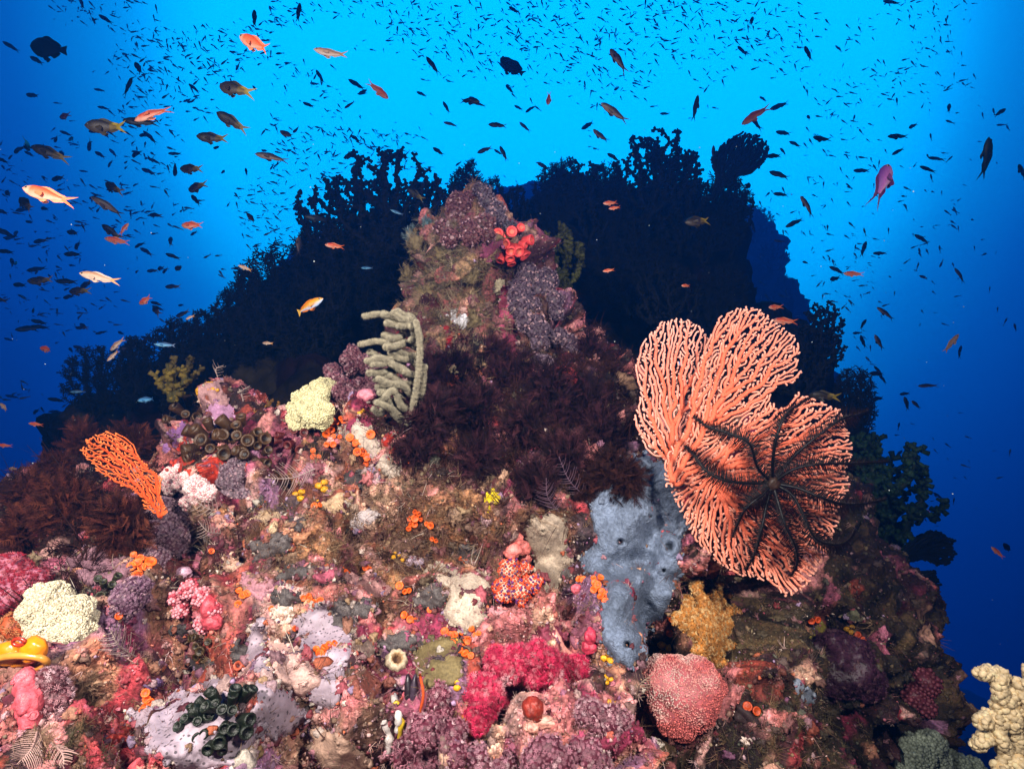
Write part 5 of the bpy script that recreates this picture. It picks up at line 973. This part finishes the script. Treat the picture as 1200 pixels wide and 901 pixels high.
for (x, y, d, h, k, lab) in TR:
    if len(MESH) <= k: MESH += [None] * (k + 1 - len(MESH))
    if MESH[k] is None:
        o = VAR[k].build('tree_coral', TREEM, origin=(0, 0, 0)); MESH[k] = o
    else:
        o = MESH[k].copy(); COL.objects.link(o)
    s = h * mpp(d) / 1.0; o.location = P(x, y, d); o.scale = (s * RNG.uniform(.9, 1.15), s, s); o.rotation_euler = (RNG.uniform(-.1, .1), RNG.uniform(-.2, .2), RNG.uniform(0, 6.28))
    tag(o, lab, 'tree coral', 'dark tree corals on the far reef')
def tree_at(x, y, d, h, dims, seed, col, tip, lab, stub=3, n=300, kill=.075, r0=.014, **k):
    s = h * mpp(d); m_ = knob_tree(seed, dims, n, .04, kill, r0, max(.036, r0 * 1.6), stub, col, tip, **k); o = m_.build('tree_coral', mat('green_tree_coral', rough=.7, nscale=60, nvar=.35, bscale=200, bump=.4, spec=.2), origin=(0, 0, 0)); o.location = P(x, y, d); o.scale = (s, s, s); return tag(o, lab, 'tree coral')
tree_at(1035, 655, 1.75, 150, (1.0, .7, 1.0), 21, srgb('0c1c14'), srgb('16301e'), 'green black tree coral with knobbly branches on the right edge of the reef', stubsize=.045)
tree_at(1000, 640, 1.75, 110, (.9, .7, 1.0), 24, srgb('0c1a14'), srgb('142a1c'), 'shorter green black tree coral behind the feather star arms', stubsize=.045)
tree_at(650, 350, 1.95, 88, (.9, .5, 1.0), 22, srgb('26280c'), srgb('3c3c10'), 'olive green tree coral right of the coral red cup cluster', stubsize=.06)
tree_at(200, 470, 1.42, 52, (.9, .6, 1.0), 23, srgb('3a3410'), srgb('5c4c14'), 'yellow green branching cup coral left of the knoll top', stubsize=.13, stub=1, n=70, kill=.16, r0=.05)
tree_at(215, 452, 1.5, 38, (1.2, .6, 1.0), 26, srgb('2c240c'), srgb('4a3c14'), 'dark olive branching cup coral behind the knoll top', stubsize=.13, stub=1, n=70, kill=.16, r0=.05)
tree_at(318, 500, 1.38, 36, (1.5, .5, 1.0), 27, srgb('5a3c14'), srgb('8a5c24'), 'ochre brown finger coral right of the knoll', stubsize=.08, stub=1, n=60, kill=.16, r0=.05)

# small growth creeping over the rims of the sheets
E_ = np.concatenate(EDGE); EC = np.concatenate(EDGEC); n = len(E_); k = RNG.random(n) < .5; mb = MB()
cE = np.where((RNG.random(n) < .45)[:, None], EC * (.6 + .5 * RNG.random((n, 1))), BRIGHT[RNG.integers(0, len(BRIGHT), n)] * .5)
s = np.exp(RNG.normal(-6.0, .45, n)); mb.inst(blob_v(2, .7, 1.8, 91), E_[k], frames(unit(-E_[k])) * s[k][:, None, None] * [1.2, 1, .7], cE[k], .3)
tag(mb.build('rim_growth', LUMPM, origin=(0, 1, -.4)), kind='stuff')
mb = MB(); k = RNG.random(n) < .22; mb.inst(HT[0], E_[k], frames(unit(-E_[k] + [0, 0, .5] + .6 * RNG.normal(size=E_[k].shape))) * (.008 * (.6 + .8 * RNG.random((k.sum(), 1, 1)))), cE[k], .2)
tag(mb.build('rim_turf', HAIR, origin=(0, 1, -.4)), kind='stuff')
# ---------------------------------------------------------------- fish
FISHM = mat('fish_scales', rough=.5, nscale=14, nvar=.12, bscale=60, bump=.2, spec=.3)
KIND = {  # height, width, tail length, tail fork, body colours (back, middle, belly), tail colour, fin colour
    'anthias': dict(h=.275, w=.15, tl=.24, fork=.8, cols=('d8481c', 'f0683c', 'f8b8a0'), tail='f07030', fin='f0885c', nm='anthias'),
    'pale': dict(h=.25, w=.13, tl=.2, fork=.7, cols=('b07a50', 'e0b498', 'f0dcd0'), tail='e0a060', fin='d8b8a0', nm='anthias'),
    'chromis': dict(h=.33, w=.16, tl=.24, fork=.7, cols=('18140f', '2a2018', '40362a'), tail='806c0c', fin='32280c', nm='damselfish'),
    'dark': dict(h=.26, w=.14, tl=.22, fork=.75, cols=('10141a', '181c20', '24282c'), tail='101418', fin='101418', nm='damselfish'),
    'slim': dict(h=.22, w=.13, tl=.2, fork=.8, cols=('1c1a1c', '4a3a38', '8a7468'), tail='20181a', fin='201c1c', nm='fusilier'),
    'black': dict(h=.6, w=.2, tl=.17, fork=.15, cols=('0a0a0c', '0c0c10', '101014'), tail='0c0c10', fin='0a0a0c', nm='damselfish'),
    'trigger': dict(h=.34, w=.2, tl=.14, fork=.3, cols=('0a0c14', '0e1018', '12141c'), tail='0c0e14', fin='0a0c12', nm='triggerfish'),
    'purple': dict(h=.32, w=.17, tl=.28, fork=1.0, cols=('6a3090', 'b868b8', 'e8b0d8'), tail='4a1c48', fin='5a1c58', nm='anthias'),
    'wrasse': dict(h=.27, w=.14, tl=.12, fork=.1, cols=('c87810', 'd09020', 'a8c8f0'), tail='d0a040', fin='c86c1c', nm='wrasse'),
    'blue': dict(h=.22, w=.12, tl=.16, fork=.5, cols=('1c2c4a', '3c78a8', '70a8c8'), tail='20406a', fin='20406a', nm='fusilier'),
}
def fish_parts(kind, bend):
    K = KIND[kind]; n, k = 17, 12; x = np.linspace(.5, -.5 + K['tl'], n); t = np.linspace(0, 1, n); c3 = [srgb(c) for c in K['cols']]
    prof = np.interp(t, [0, .04, .12, .25, .4, .55, .75, .9, 1], [.03, .28, .60, .90, 1, .93, .58, .30, .25]); wid = np.interp(t, [0, .04, .12, .25, .4, .6, .85, 1], [.04, .4, .75, 1, .98, .75, .3, .14])
    by = lambda xx: bend * np.clip(.2 - xx, 0, 1) ** 2
    th = np.arange(k) / k * 2 * math.pi; V, C = [], []
    for i in range(n):
        z = prof[i] * K['h'] / 2 * np.sin(th); y = wid[i] * K['w'] / 2 * np.cos(th) * (1 - .25 * np.abs(np.sin(th)) ** 3); V.append(np.stack([np.full(k, x[i]), y + by(x[i]), z], 1))
        q = np.sin(th)[:, None]; col = np.where(q > 0, c3[1] * (1 - q) + c3[0] * q, c3[1] * (1 + q) - c3[2] * q)
        if kind == 'anthias' and i < 4: col = col * .6 + srgb('f8c0a8') * .4
        if kind == 'chromis' and t[i] > .78: col = col * .6 + srgb('80680c') * .4
        C.append(col)
    V, C = np.vstack(V), np.vstack(C); F = np.array([[i * k + j, i * k + (j + 1) % k, (i + 1) * k + (j + 1) % k, (i + 1) * k + j] for i in range(n - 1) for j in range(k)])
    out = {'body': [(V, F, C)]}
    def sheet(root, tip, col, th_=.008, rows=4):
        """a fin: thin lens between a root line and a tip line"""
        root, tip = np.asarray(root, float), np.asarray(tip, float); m = len(root); vv = []
        for s in (1, -1):
            for r in range(rows):
                q = r / (rows - 1); p = root * (1 - q) + tip * q; p = p.copy(); p[:, 1] += s * th_ * (1 - q) + by(p[:, 0]); vv.append(p)
        vv = np.vstack(vv); ff = []
        for s in range(2):
            for r in range(rows - 1):
                for j in range(m - 1):
                    a = s * rows * m + r * m + j; ff.append([a, a + 1, a + m + 1, a + m])
        cc = np.asarray(col) * np.repeat(np.tile(np.linspace(.8, 1.1, rows), 2), m)[:, None]; return (vv, np.array(ff), cc)
    xt = -.5 + K['tl']; h = K['h'] / 2; a = np.linspace(-1, 1, 9); tl = K['tl'] * (1.15 if K['fork'] > .5 else 1)
    root = np.stack([np.full(9, xt + .015), a * 0, a * h * .24], 1); ext = tl * (1 - K['fork'] * (1 - np.abs(a) ** 1.2)); tip = np.stack([xt - ext, a * 0, a * (h * (.95 if kind != 'black' else .5)) * (.55 + .45 * np.abs(a))], 1)
    if kind in ('trigger',): tip[:, 2] *= .6
    tc_ = np.broadcast_to(srgb(K['tail']), (72, 3)); out['tail_fin'] = [sheet(root, tip, tc_)]
    s = np.linspace(.22, -.30 if K['tl'] < .3 else -.2, 9); top = np.interp(s, x[::-1], (prof * h)[::-1]); fl = h * np.array([.05, .30, .42, .45, .42, .42, .48, .5, .16]) * (.4 if kind in ('slim', 'wrasse') else .58)
    fc_ = np.broadcast_to(srgb(K['fin']), (72, 3)).copy()
    if kind == 'chromis': fc_[[i for i in range(72) if i % 9 > 5]] = srgb('8c7410')
    out['dorsal_fin'] = [sheet(np.stack([s, s * 0, top * .94], 1), np.stack([s - .05, s * 0, top + fl], 1), fc_)]
    s2 = np.linspace(-.04, -.28, 6); bot = np.interp(s2, x[::-1], (prof * h)[::-1]); fl2 = h * np.array([.1, .45, .5, .45, .4, .12]) * (.4 if kind in ('slim', 'wrasse') else .65)
    out['anal_fin'] = [sheet(np.stack([s2, s2 * 0, -bot * .94], 1), np.stack([s2 - .05, s2 * 0, -bot - fl2], 1), np.broadcast_to(srgb(K['fin']), (48, 3)))]
    for sd in (1, -1):
        q = np.linspace(-1, 1, 5); r = np.stack([.22 + q * 0, sd * K['w'] * .46 + q * 0, -h * .22 + q * h * .12], 1); e = np.stack([.08 - .03 * (1 - q * q), sd * (K['w'] * .46 + .05) + q * 0, -h * .28 + q * h * .38], 1)
        out.setdefault('pectoral_fin', []).append(sheet(r, e, srgb(K['fin']) * .5 + c3[1] * .5, .003, 3))
        iv, if_ = ico(2); c = np.array([.405, sd * wid[2] * K['w'] * .43, h * .18]); r_ = .032
        ec = np.where((np.abs(iv[:, 1:2] * sd) > .8), srgb('08080a'), srgb('d8b890') if kind in ('anthias', 'pale', 'wrasse', 'purple') else srgb('3a342c')); out.setdefault('eye', []).append((iv * [r_, r_ * .5, r_] + c, if_, ec))
        vs = np.linspace(.2, .05, 4); bt = np.interp(vs, x[::-1], (prof * h)[::-1]); out.setdefault('pelvic_fin', []).append(sheet(np.stack([vs, vs * 0 + sd * K['w'] * .15, -bt * .9], 1), np.stack([vs - .08, vs * 0 + sd * K['w'] * .3, -bt - h * np.array([.1, .35, .3, .05])], 1), srgb(K['fin']), .004, 3))
    return out
_fish = {}
def fish_proto(kind, bend, full):
    key = (kind, bend, full)
    if key in _fish: return _fish[key], False
    pt = fish_parts(kind, bend); mb = MB()
    if full:
        mb.add(*pt['body'][0]); root = mb.build(KIND[kind]['nm'], FISHM, origin=(0, 0, 0))
        for nm, lst in pt.items():
            if nm == 'body': continue
            for q in lst: MB().add(*q).build(nm, FISHM, root)
    else:
        for nm, lst in pt.items():
            if nm in ('pelvic_fin', 'pectoral_fin', 'eye'): continue
            for q in lst: mb.add(*q)
        root = mb.build(KIND[kind]['nm'], FISHM, origin=(0, 0, 0))
    _fish[key] = root; return root, True
def fish_rot(ang, yaw, roll=0.):
    a = R(ang); hd = math.cos(yaw) * (math.cos(a) * RT + math.sin(a) * UP) + math.sin(yaw) * FWD
    b = a - math.pi / 2 if 90 <= ang % 360 < 270 else a + math.pi / 2; u = math.cos(b) * RT + math.sin(b) * UP; u = unit(u - hd * (u @ hd)); s = np.cross(u, hd)
    u, s = u * math.cos(roll) + s * math.sin(roll), s * math.cos(roll) - u * math.sin(roll); return np.stack([hd, s, u], 1)
def put_fish(x, y, L, ang, kind, label, group=None, real=.085, yaw=None, full=True, bend=0., d=None):
    yaw = RNG.uniform(-.45, .45) if yaw is None else yaw; d = d or real * FPX / L
    root, first = fish_proto(kind, bend, full)
    o = root
    if not first:
        o = root.copy(); COL.objects.link(o)
        for ch in root.children:
            c = ch.copy(); COL.objects.link(c); c.parent = o
    s = L * mpp(d) / math.cos(yaw); M3 = fish_rot(ang, yaw, RNG.uniform(-.25, .25)); o.matrix_world = Matrix.LocRotScale(Vector(P(x, y, d)), Matrix(M3.tolist()).to_quaternion(), Vector((s, s, s)))
    for k_ in ('group',):
        if k_ in o: del o[k_]
    tag(o, label, 'fish', group); return o
# the fish one can point at: px, py, length px, heading, kind, yaw, label
NAMED = [
    (57, 229, 60, 165, 'anthias', .15, 'largest bright orange anthias, left edge, facing left'), (300, 52, 54, 150, 'anthias', .2, 'long orange pink anthias at the top left slanting down to its tail'), (178, 133, 44, 212, 'anthias', .2, 'orange pink anthias slanting nose down, overlapping a dark damselfish'), (225, 264, 32, 176, 'anthias', .3, 'plump orange anthias left of the dark crest, facing left'), (387, 63, 38, 174, 'pale', .3, 'brownish orange slender anthias right of the long one at the top'),
    (75, 136, 20, 178, 'anthias', .6, 'small orange anthias close in front of a dark round fish'), (137, 282, 26, 172, 'anthias', .3, 'orange headed anthias below two dark damselfish at the left'), (145, 268, 17, 65, 'anthias', .4, 'small red anthias swimming up at a steep angle at the left'), (392, 288, 22, 178, 'anthias', .3, 'small orange anthias in front of the dark crest left of the pinnacle'), (443, 106, 28, 327, 'anthias', .4, 'dark red anthias nose down in the bright water at top centre'),
    (643, 117, 18, 262, 'anthias', .5, 'small red brown anthias hanging nose down at top centre'), (885, 135, 28, 208, 'anthias', .7, 'stout orange anthias above the upper right sea fan'), (815, 127, 25, 88, 'slim', .6, 'small reddish fish swimming straight up right of centre'), (1035, 215, 58, 67, 'purple', .25, 'purple and pink anthias swimming up in the right hand water'), (1088, 602, 26, 158, 'anthias', .3, 'orange anthias right of the green black tree coral'),
    (1169, 647, 16, 130, 'anthias', .4, 'small orange anthias near the right edge low down'), (908, 360, 19, 185, 'anthias', .4, 'upper orange anthias above the tall salmon fan'), (920, 376, 28, 176, 'anthias', .3, 'larger orange anthias at the top of the tall salmon fan'), (715, 238, 19, 190, 'anthias', .3, 'orange anthias in front of the dark crest, upper of two'), (720, 244, 14, 180, 'anthias', .3, 'smaller orange anthias just under another on the dark crest'),
    (804, 335, 13, 180, 'anthias', .3, 'tiny orange anthias in the shade above the salmon fans'), (713, 317, 14, 185, 'anthias', .3, 'tiny red anthias in the shade right of the olive tree coral'), (362, 358, 42, 23, 'wrasse', .2, 'orange wrasse with a blue white belly left of the pinnacle'), (136, 404, 24, 217, 'pale', .3, 'pinkish anthias nose down left of the far reef, upper of two'), (132, 417, 17, 232, 'pale', .3, 'smaller pinkish anthias just below a larger one'), (55, 409, 24, 174, 'anthias', .3, 'pale orange anthias low in the left water facing left'),
    (115, 325, 42, 168, 'pale', .2, 'long pale pinkish anthias with a dark fish behind its head'), (170, 352, 22, 203, 'anthias', .4, 'dusky orange anthias among dark damselfish above the far reef'), (287, 314, 15, 160, 'pale', .4, 'small dusky pink fish left of the dark crest'), (222, 372, 13, 200, 'pale', .4, 'tiny pinkish fish above the far reef at the left'), (42, 497, 15, 170, 'anthias', .3, 'small orange anthias above the large brown bush'), (5, 477, 17, 145, 'pale', .2, 'pale fish cut by the left edge, nose up'),
    (5, 522, 15, 170, 'anthias', .2, 'small orange anthias at the left edge above the brown bushes'), (15, 549, 15, 182, 'pale', .3, 'tiny pale fish at the left edge beside the brown bushes'), (48, 329, 30, 184, 'chromis', .2, 'pale bellied damselfish with a yellow tail low at the left'), (92, 341, 28, 182, 'chromis', .2, 'pale damselfish overlapping a darker one at the left'), (193, 404, 24, 176, 'blue', .2, 'pale blue fish in front of the feathery far reef'), (172, 468, 28, 186, 'blue', .2, 'bright blue slender fish above the brown bushes'), (90, 459, 16, 180, 'blue', .2, 'dull blue fish left of the far reef'),
    (430, 314, 16, 176, 'blue', .2, 'small pale blue fish in front of the dark coral left of the pinnacle'), (465, 249, 16, 160, 'blue', .3, 'small grey blue fish on the big dark tree coral'), (313, 402, 14, 178, 'pale', .3, 'tiny white fish in the shade left of the pale finger coral'),
    (57, 57, 40, 178, 'black', .2, 'black round damselfish at the top left'), (601, 80, 46, 133, 'trigger', .3, 'black triggerfish shape nose up at top centre'), (1157, 185, 48, 95, 'dark', .2, 'dark fish swimming straight up near the right edge'), (1198, 202, 24, 90, 'dark', .4, 'dark fish cut by the right edge'),
    (125, 149, 50, 179, 'chromis', .15, 'largest brown damselfish with a yellow edged tail, left of the orange one'), (275, 104, 48, 163, 'chromis', .3, 'brown damselfish with a yellow tail below the long orange anthias'), (165, 143, 38, 182, 'dark', .3, 'dark damselfish behind the nose down orange anthias'), (33, 170, 24, 178, 'chromis', .8, 'dark round damselfish at the left, ahead of a yellow tailed one'), (58, 179, 38, 163, 'chromis', .3, 'silver bellied damselfish with yellow tail tips at the left'), (224, 198, 32, 176, 'chromis', .2, 'dark damselfish with a yellow tail in the middle of the left water'), (249, 162, 36, 178, 'chromis', .25, 'dark damselfish with a yellow tail above the middle one'),
    (230, 219, 28, 190, 'chromis', .5, 'brown damselfish just below the middle yellow tailed one'), (272, 143, 36, 152, 'chromis', .4, 'brown backed damselfish nose up right of the nose down anthias'), (337, 158, 28, 150, 'slim', .4, 'slender dark fish nose up left of the crest'), (318, 184, 38, 173, 'slim', .2, 'slender dark fish with a yellow tail left of the crest'), (30, 239, 32, 145, 'chromis', .4, 'dark damselfish below the tail of the largest anthias, nose up'), (127, 242, 40, 150, 'slim', .3, 'slender dark damselfish right of the largest anthias'), (132, 220, 30, 151, 'chromis', .4, 'dark damselfish nose up above the slender one at the left'), (131, 272, 24, 138, 'chromis', .4, 'dark damselfish touching a small red anthias'),
    (295, 256, 24, 138, 'slim', .4, 'slender fish nose up right of the plump orange anthias'), (370, 256, 26, 176, 'dark', .4, 'dark fish beside the left tip of the big tree coral'), (350, 288, 28, 98, 'slim', .4, 'slender dark fish swimming up at the left rim of the crest'), (550, 118, 28, 344, 'dark', .3, 'dark damselfish facing right in bright water at top centre'), (724, 70, 38, 118, 'slim', .3, 'slender brown fish nose up above the crest'), (720, 132, 40, 152, 'slim', .25, 'slender brown fish slanting down to the right above the crest'), (704, 160, 28, 130, 'slim', .3, 'shorter slender brown fish below the slanting one'), (818, 259, 36, 190, 'chromis', .2, 'yellow tailed silver brown damselfish on the dark crest at right'),
    (966, 464, 36, 175, 'chromis', .2, 'grey damselfish with a bright yellow tail right of the salmon fans'), (487, 228, 22, 150, 'chromis', .4, 'small yellow tailed damselfish on the big dark tree coral'), (946, 241, 30, 110, 'slim', .4, 'pale slender fish nose up right of the crest'), (1115, 402, 24, 65, 'pale', .4, 'pale fish swimming up in the right hand water'), (1000, 321, 20, 172, 'anthias', .4, 'dusky orange fish right of the far right flank'), (1181, 642, 22, 140, 'dark', .3, 'dark green fish behind the small orange anthias at the right edge'), (1052, 160, 22, 172, 'dark', .3, 'dark fish facing left below the open right hand water'), (962, 163, 24, 176, 'dark', .3, 'dark fish right of the stout orange anthias'), (1038, 367, 24, 138, 'slim', .3, 'slender dark fish nose up right of the curled tree coral'), (1030, 401, 24, 130, 'slim', .3, 'slender dark fish nose up, lower of two right of the curled coral'), (1031, 297, 15, 175, 'dark', .3, 'dark oval fish in the right hand water above the curled coral')]
for i, (x, y, L, a, k, yw, lab) in enumerate(NAMED):
    real = {'black': .10, 'trigger': .17, 'purple': .10, 'anthias': .085, 'pale': .08, 'slim': .09, 'wrasse': .085, 'blue': .05}.get(k, .085)
    d = real * FPX / L
    if k == 'purple': d = 1.25
    if k in ('anthias', 'pale', 'blue', 'wrasse') : d = min(d, 1.9 if y > 225 else 2.3)
    h_ = hit(x, y)
    if h_ is not None: d = min(d, h_[0] @ FWD - .1)
    elif 90 < x < 1100 and y > 160:
        h2 = hit(x, y, BV2)
        if h2 is not None: d = min(d, h2[0] @ FWD - .55)
    put_fish(x, y, L * .94, a, k, lab, yaw=yw * (1 if i % 2 else -1), full=L > 13, bend=(0., .35, -.3)[i % 3], d=d)

def dens_left(): return RNG.uniform(-5, 260), RNG.uniform(150, 520)
def where(x, y):
    if y < 150: v = 'near the top edge' if y < 60 else 'in the upper water'
    elif y < 300: v = 'level with the crest'
    else: v = 'low beside the reef'
    if x < 140: h = 'at the far left'
    elif x < 330: h = 'left of the crest'
    elif x < 560: h = 'left of centre'
    elif x < 780: h = 'over the crest'
    elif x < 960: h = 'right of centre'
    else: h = 'at the right'
    return v + ' ' + h
def aim(a):
    a %= 360
    return 'facing left' if 160 <= a < 215 else 'heading up left' if 112 <= a < 160 else 'swimming upward' if 68 <= a < 112 else 'facing right' if (a < 35 or a > 325) else 'heading up right' if a < 68 else 'swimming downward'
def free(x, y, L):
    return hit(x, y) is None and hit(x, y, BV2) is None
n_ = 0
MID = [(124, 23, 17, 150), (375, 90, 15, 120), (298, 22, 24, 96), (350, 15, 24, 84), (150, 102, 24, 65), (162, 80, 22, 124), (43, 71, 20, 150), (13, 55, 16, 150), (507, 77, 22, 130), (602, 12, 16, 135), (583, 147, 22, 176), (568, 176, 19, 200), (590, 180, 18, 118), (523, 126, 15, 120), (1045, 3, 20, 165), (947, 63, 22, 102), (870, 60, 18, 118), (881, 25, 15, 72), (915, 228, 18, 172), (913, 205, 22, 148), (1080, 280, 18, 140), (1172, 132, 18, 32), (1112, 127, 16, 62), (907, 183, 20, 188), (1027, 438, 20, 176), (85, 298, 22, 178), (7, 295, 20, 172), (96, 5, 16, 115), (110, 25, 12, 120), (78, 330, 24, 178), (23, 334, 20, 175)]
for (x, y, L, a) in MID:
    put_fish(x, y, L, a, 'dark', f'dark fish silhouette {aim(a)} {where(x, y)}', f'dark fish silhouettes {where(x, y)}', full=False); n_ += 1
TOT = 300 - len(NAMED)
while n_ < TOT:
    u = RNG.random()
    if u < .50: x, y = RNG.uniform(-4, 240), RNG.uniform(100, 510); L = RNG.uniform(8, 19); a = RNG.normal(168, 28)
    elif u < .70: x, y = RNG.uniform(240, 900), RNG.uniform(90, 230); L = RNG.uniform(8, 18); a = RNG.normal(165, 40)
    else: x, y = RNG.uniform(880, 1195), RNG.uniform(120, 620); L = RNG.uniform(9, 20); a = RNG.normal(150, 40)
    if not free(x, y, L) or (x > 960 and RNG.random() < (x - 960) / 300): continue
    put_fish(x, y, L, a, 'dark' if RNG.random() < .7 else 'chromis' if x < 300 else 'slim', f'small dark fish {aim(a)} {where(x, y)}', f'small dark fish {where(x, y)}', full=False, bend=(0., .35, -.3)[n_ % 3], yaw=RNG.uniform(-.8, .8)); n_ += 1
# the rest of the shoal: far, tiny, uncountable
sm = MB(); pt = fish_parts('dark', 0.); V0, F0_, C0_ = pt['body'][0]; k = 12; keep = [0, 3, 6, 10, 13, 16]
V1 = np.vstack([V0[i * k:(i + 1) * k:2] for i in keep]); F1 = np.array([[i * 6 + j, i * 6 + (j + 1) % 6, (i + 1) * 6 + (j + 1) % 6, (i + 1) * 6 + j] for i in range(5) for j in range(6)])
tv, tf, _ = pt['tail_fin'][0]; V1 = np.vstack([V1, tv]); F1 = np.vstack([F1, tf + 36]); PP, RR = [], []; n = 0
while n < 2700:
    u = RNG.random()
    if u < .52: x, y = RNG.uniform(60, 1150), abs(RNG.normal(60, 70)); L = RNG.uniform(3.2, 9); a = RNG.normal(150, 38)
    elif u < .72: x, y = RNG.uniform(0, 330), RNG.uniform(60, 480); L = RNG.uniform(4, 11); a = RNG.normal(165, 35)
    elif u < .86: x, y = RNG.uniform(260, 560), RNG.uniform(150, 330); L = RNG.uniform(3.5, 9); a = RNG.normal(170, 40)
    else: x, y = RNG.uniform(880, 1190), RNG.uniform(130, 640); L = RNG.uniform(3.5, 10); a = RNG.normal(140, 45)
    if RNG.random() > .5 + 1.6 * float(fbm(np.array([[x / 90., y / 60., 3.3]]), 2, 7)[0]): continue      # loose clumps
    if not free(x, y, L) or (x > 1000 and RNG.random() < (x - 1000) / 260): continue
    d = min(.07 * FPX / L, 14); s = L * mpp(d) / .85; PP.append(P(x, y, d)); RR.append(fish_rot(a, RNG.uniform(-.7, .7)) * s * [1, 1, RNG.uniform(.7, 1.0)]); n += 1
sm.inst((V1, F1), np.array(PP), np.array(RR), srgb('7288a0'), .2); tag(sm.build('fish_shoal', FISHM, origin=(0, 5, 2)), kind='stuff')  # silvery fish, made paler and bluer so the colour carries distance haze
# drifting specks
nS = 420; d = RNG.uniform(.6, 3.0, nS); px, py = RNG.uniform(0, 1200, nS), RNG.uniform(150, 800, nS); pos = np.stack([P(x, y, q) for x, y, q in zip(px, py, d)])
ok = np.array([(hit(x, y) is None) for x, y in zip(px, py)]); pos = pos[ok]; s = .0006 * np.exp(RNG.normal(0, .4, len(pos)))
tag(MB().inst(ico(1), pos, frames(RNG.normal(size=pos.shape)) * s[:, None, None], srgb('8a9494')).build('marine_snow', mat('marine_snow', bump=0), origin=(0, 2, 0)), kind='stuff')
# ---------------------------------------------------------------- the water's own haze
bm = bmesh.new(); bmesh.ops.create_cube(bm, size=1, matrix=Matrix.Translation((0, 9.4, -1.0)) @ Matrix.Diagonal((29, 23.4, 14.8, 1)))
me = bpy.data.meshes.new('haze'); bm.to_mesh(me); bm.free()
hz = bpy.data.objects.new('haze', me); COL.objects.link(hz); tag(hz, kind='stuff')
hm = bpy.data.materials.new('water_haze'); hm.use_nodes = True; hn = hm.node_tree.nodes; hl = hm.node_tree.links
hn.remove(hn['Principled BSDF'])
pv = hn.new('ShaderNodeVolumePrincipled'); pv.inputs['Color'].default_value = (.03, .28, .95, 1)
pv.inputs['Anisotropy'].default_value = .6; pv.inputs['Density'].default_value = HAZE; pv.inputs['Absorption Color'].default_value = (0, 0, 0, 1)
hl.new(pv.outputs[0], hn['Material Output'].inputs['Volume']); me.materials.append(hm)
for o in COL.objects:
    if '_o' in o: del o['_o']
SC.render.engine = 'CYCLES'
SC.cycles.use_denoising = True
SC.cycles.max_bounces = 5; SC.cycles.diffuse_bounces = 2; SC.cycles.glossy_bounces = 2
SC.cycles.transmission_bounces = 2; SC.cycles.volume_bounces = 0
SC.cycles.sample_clamp_indirect = 3
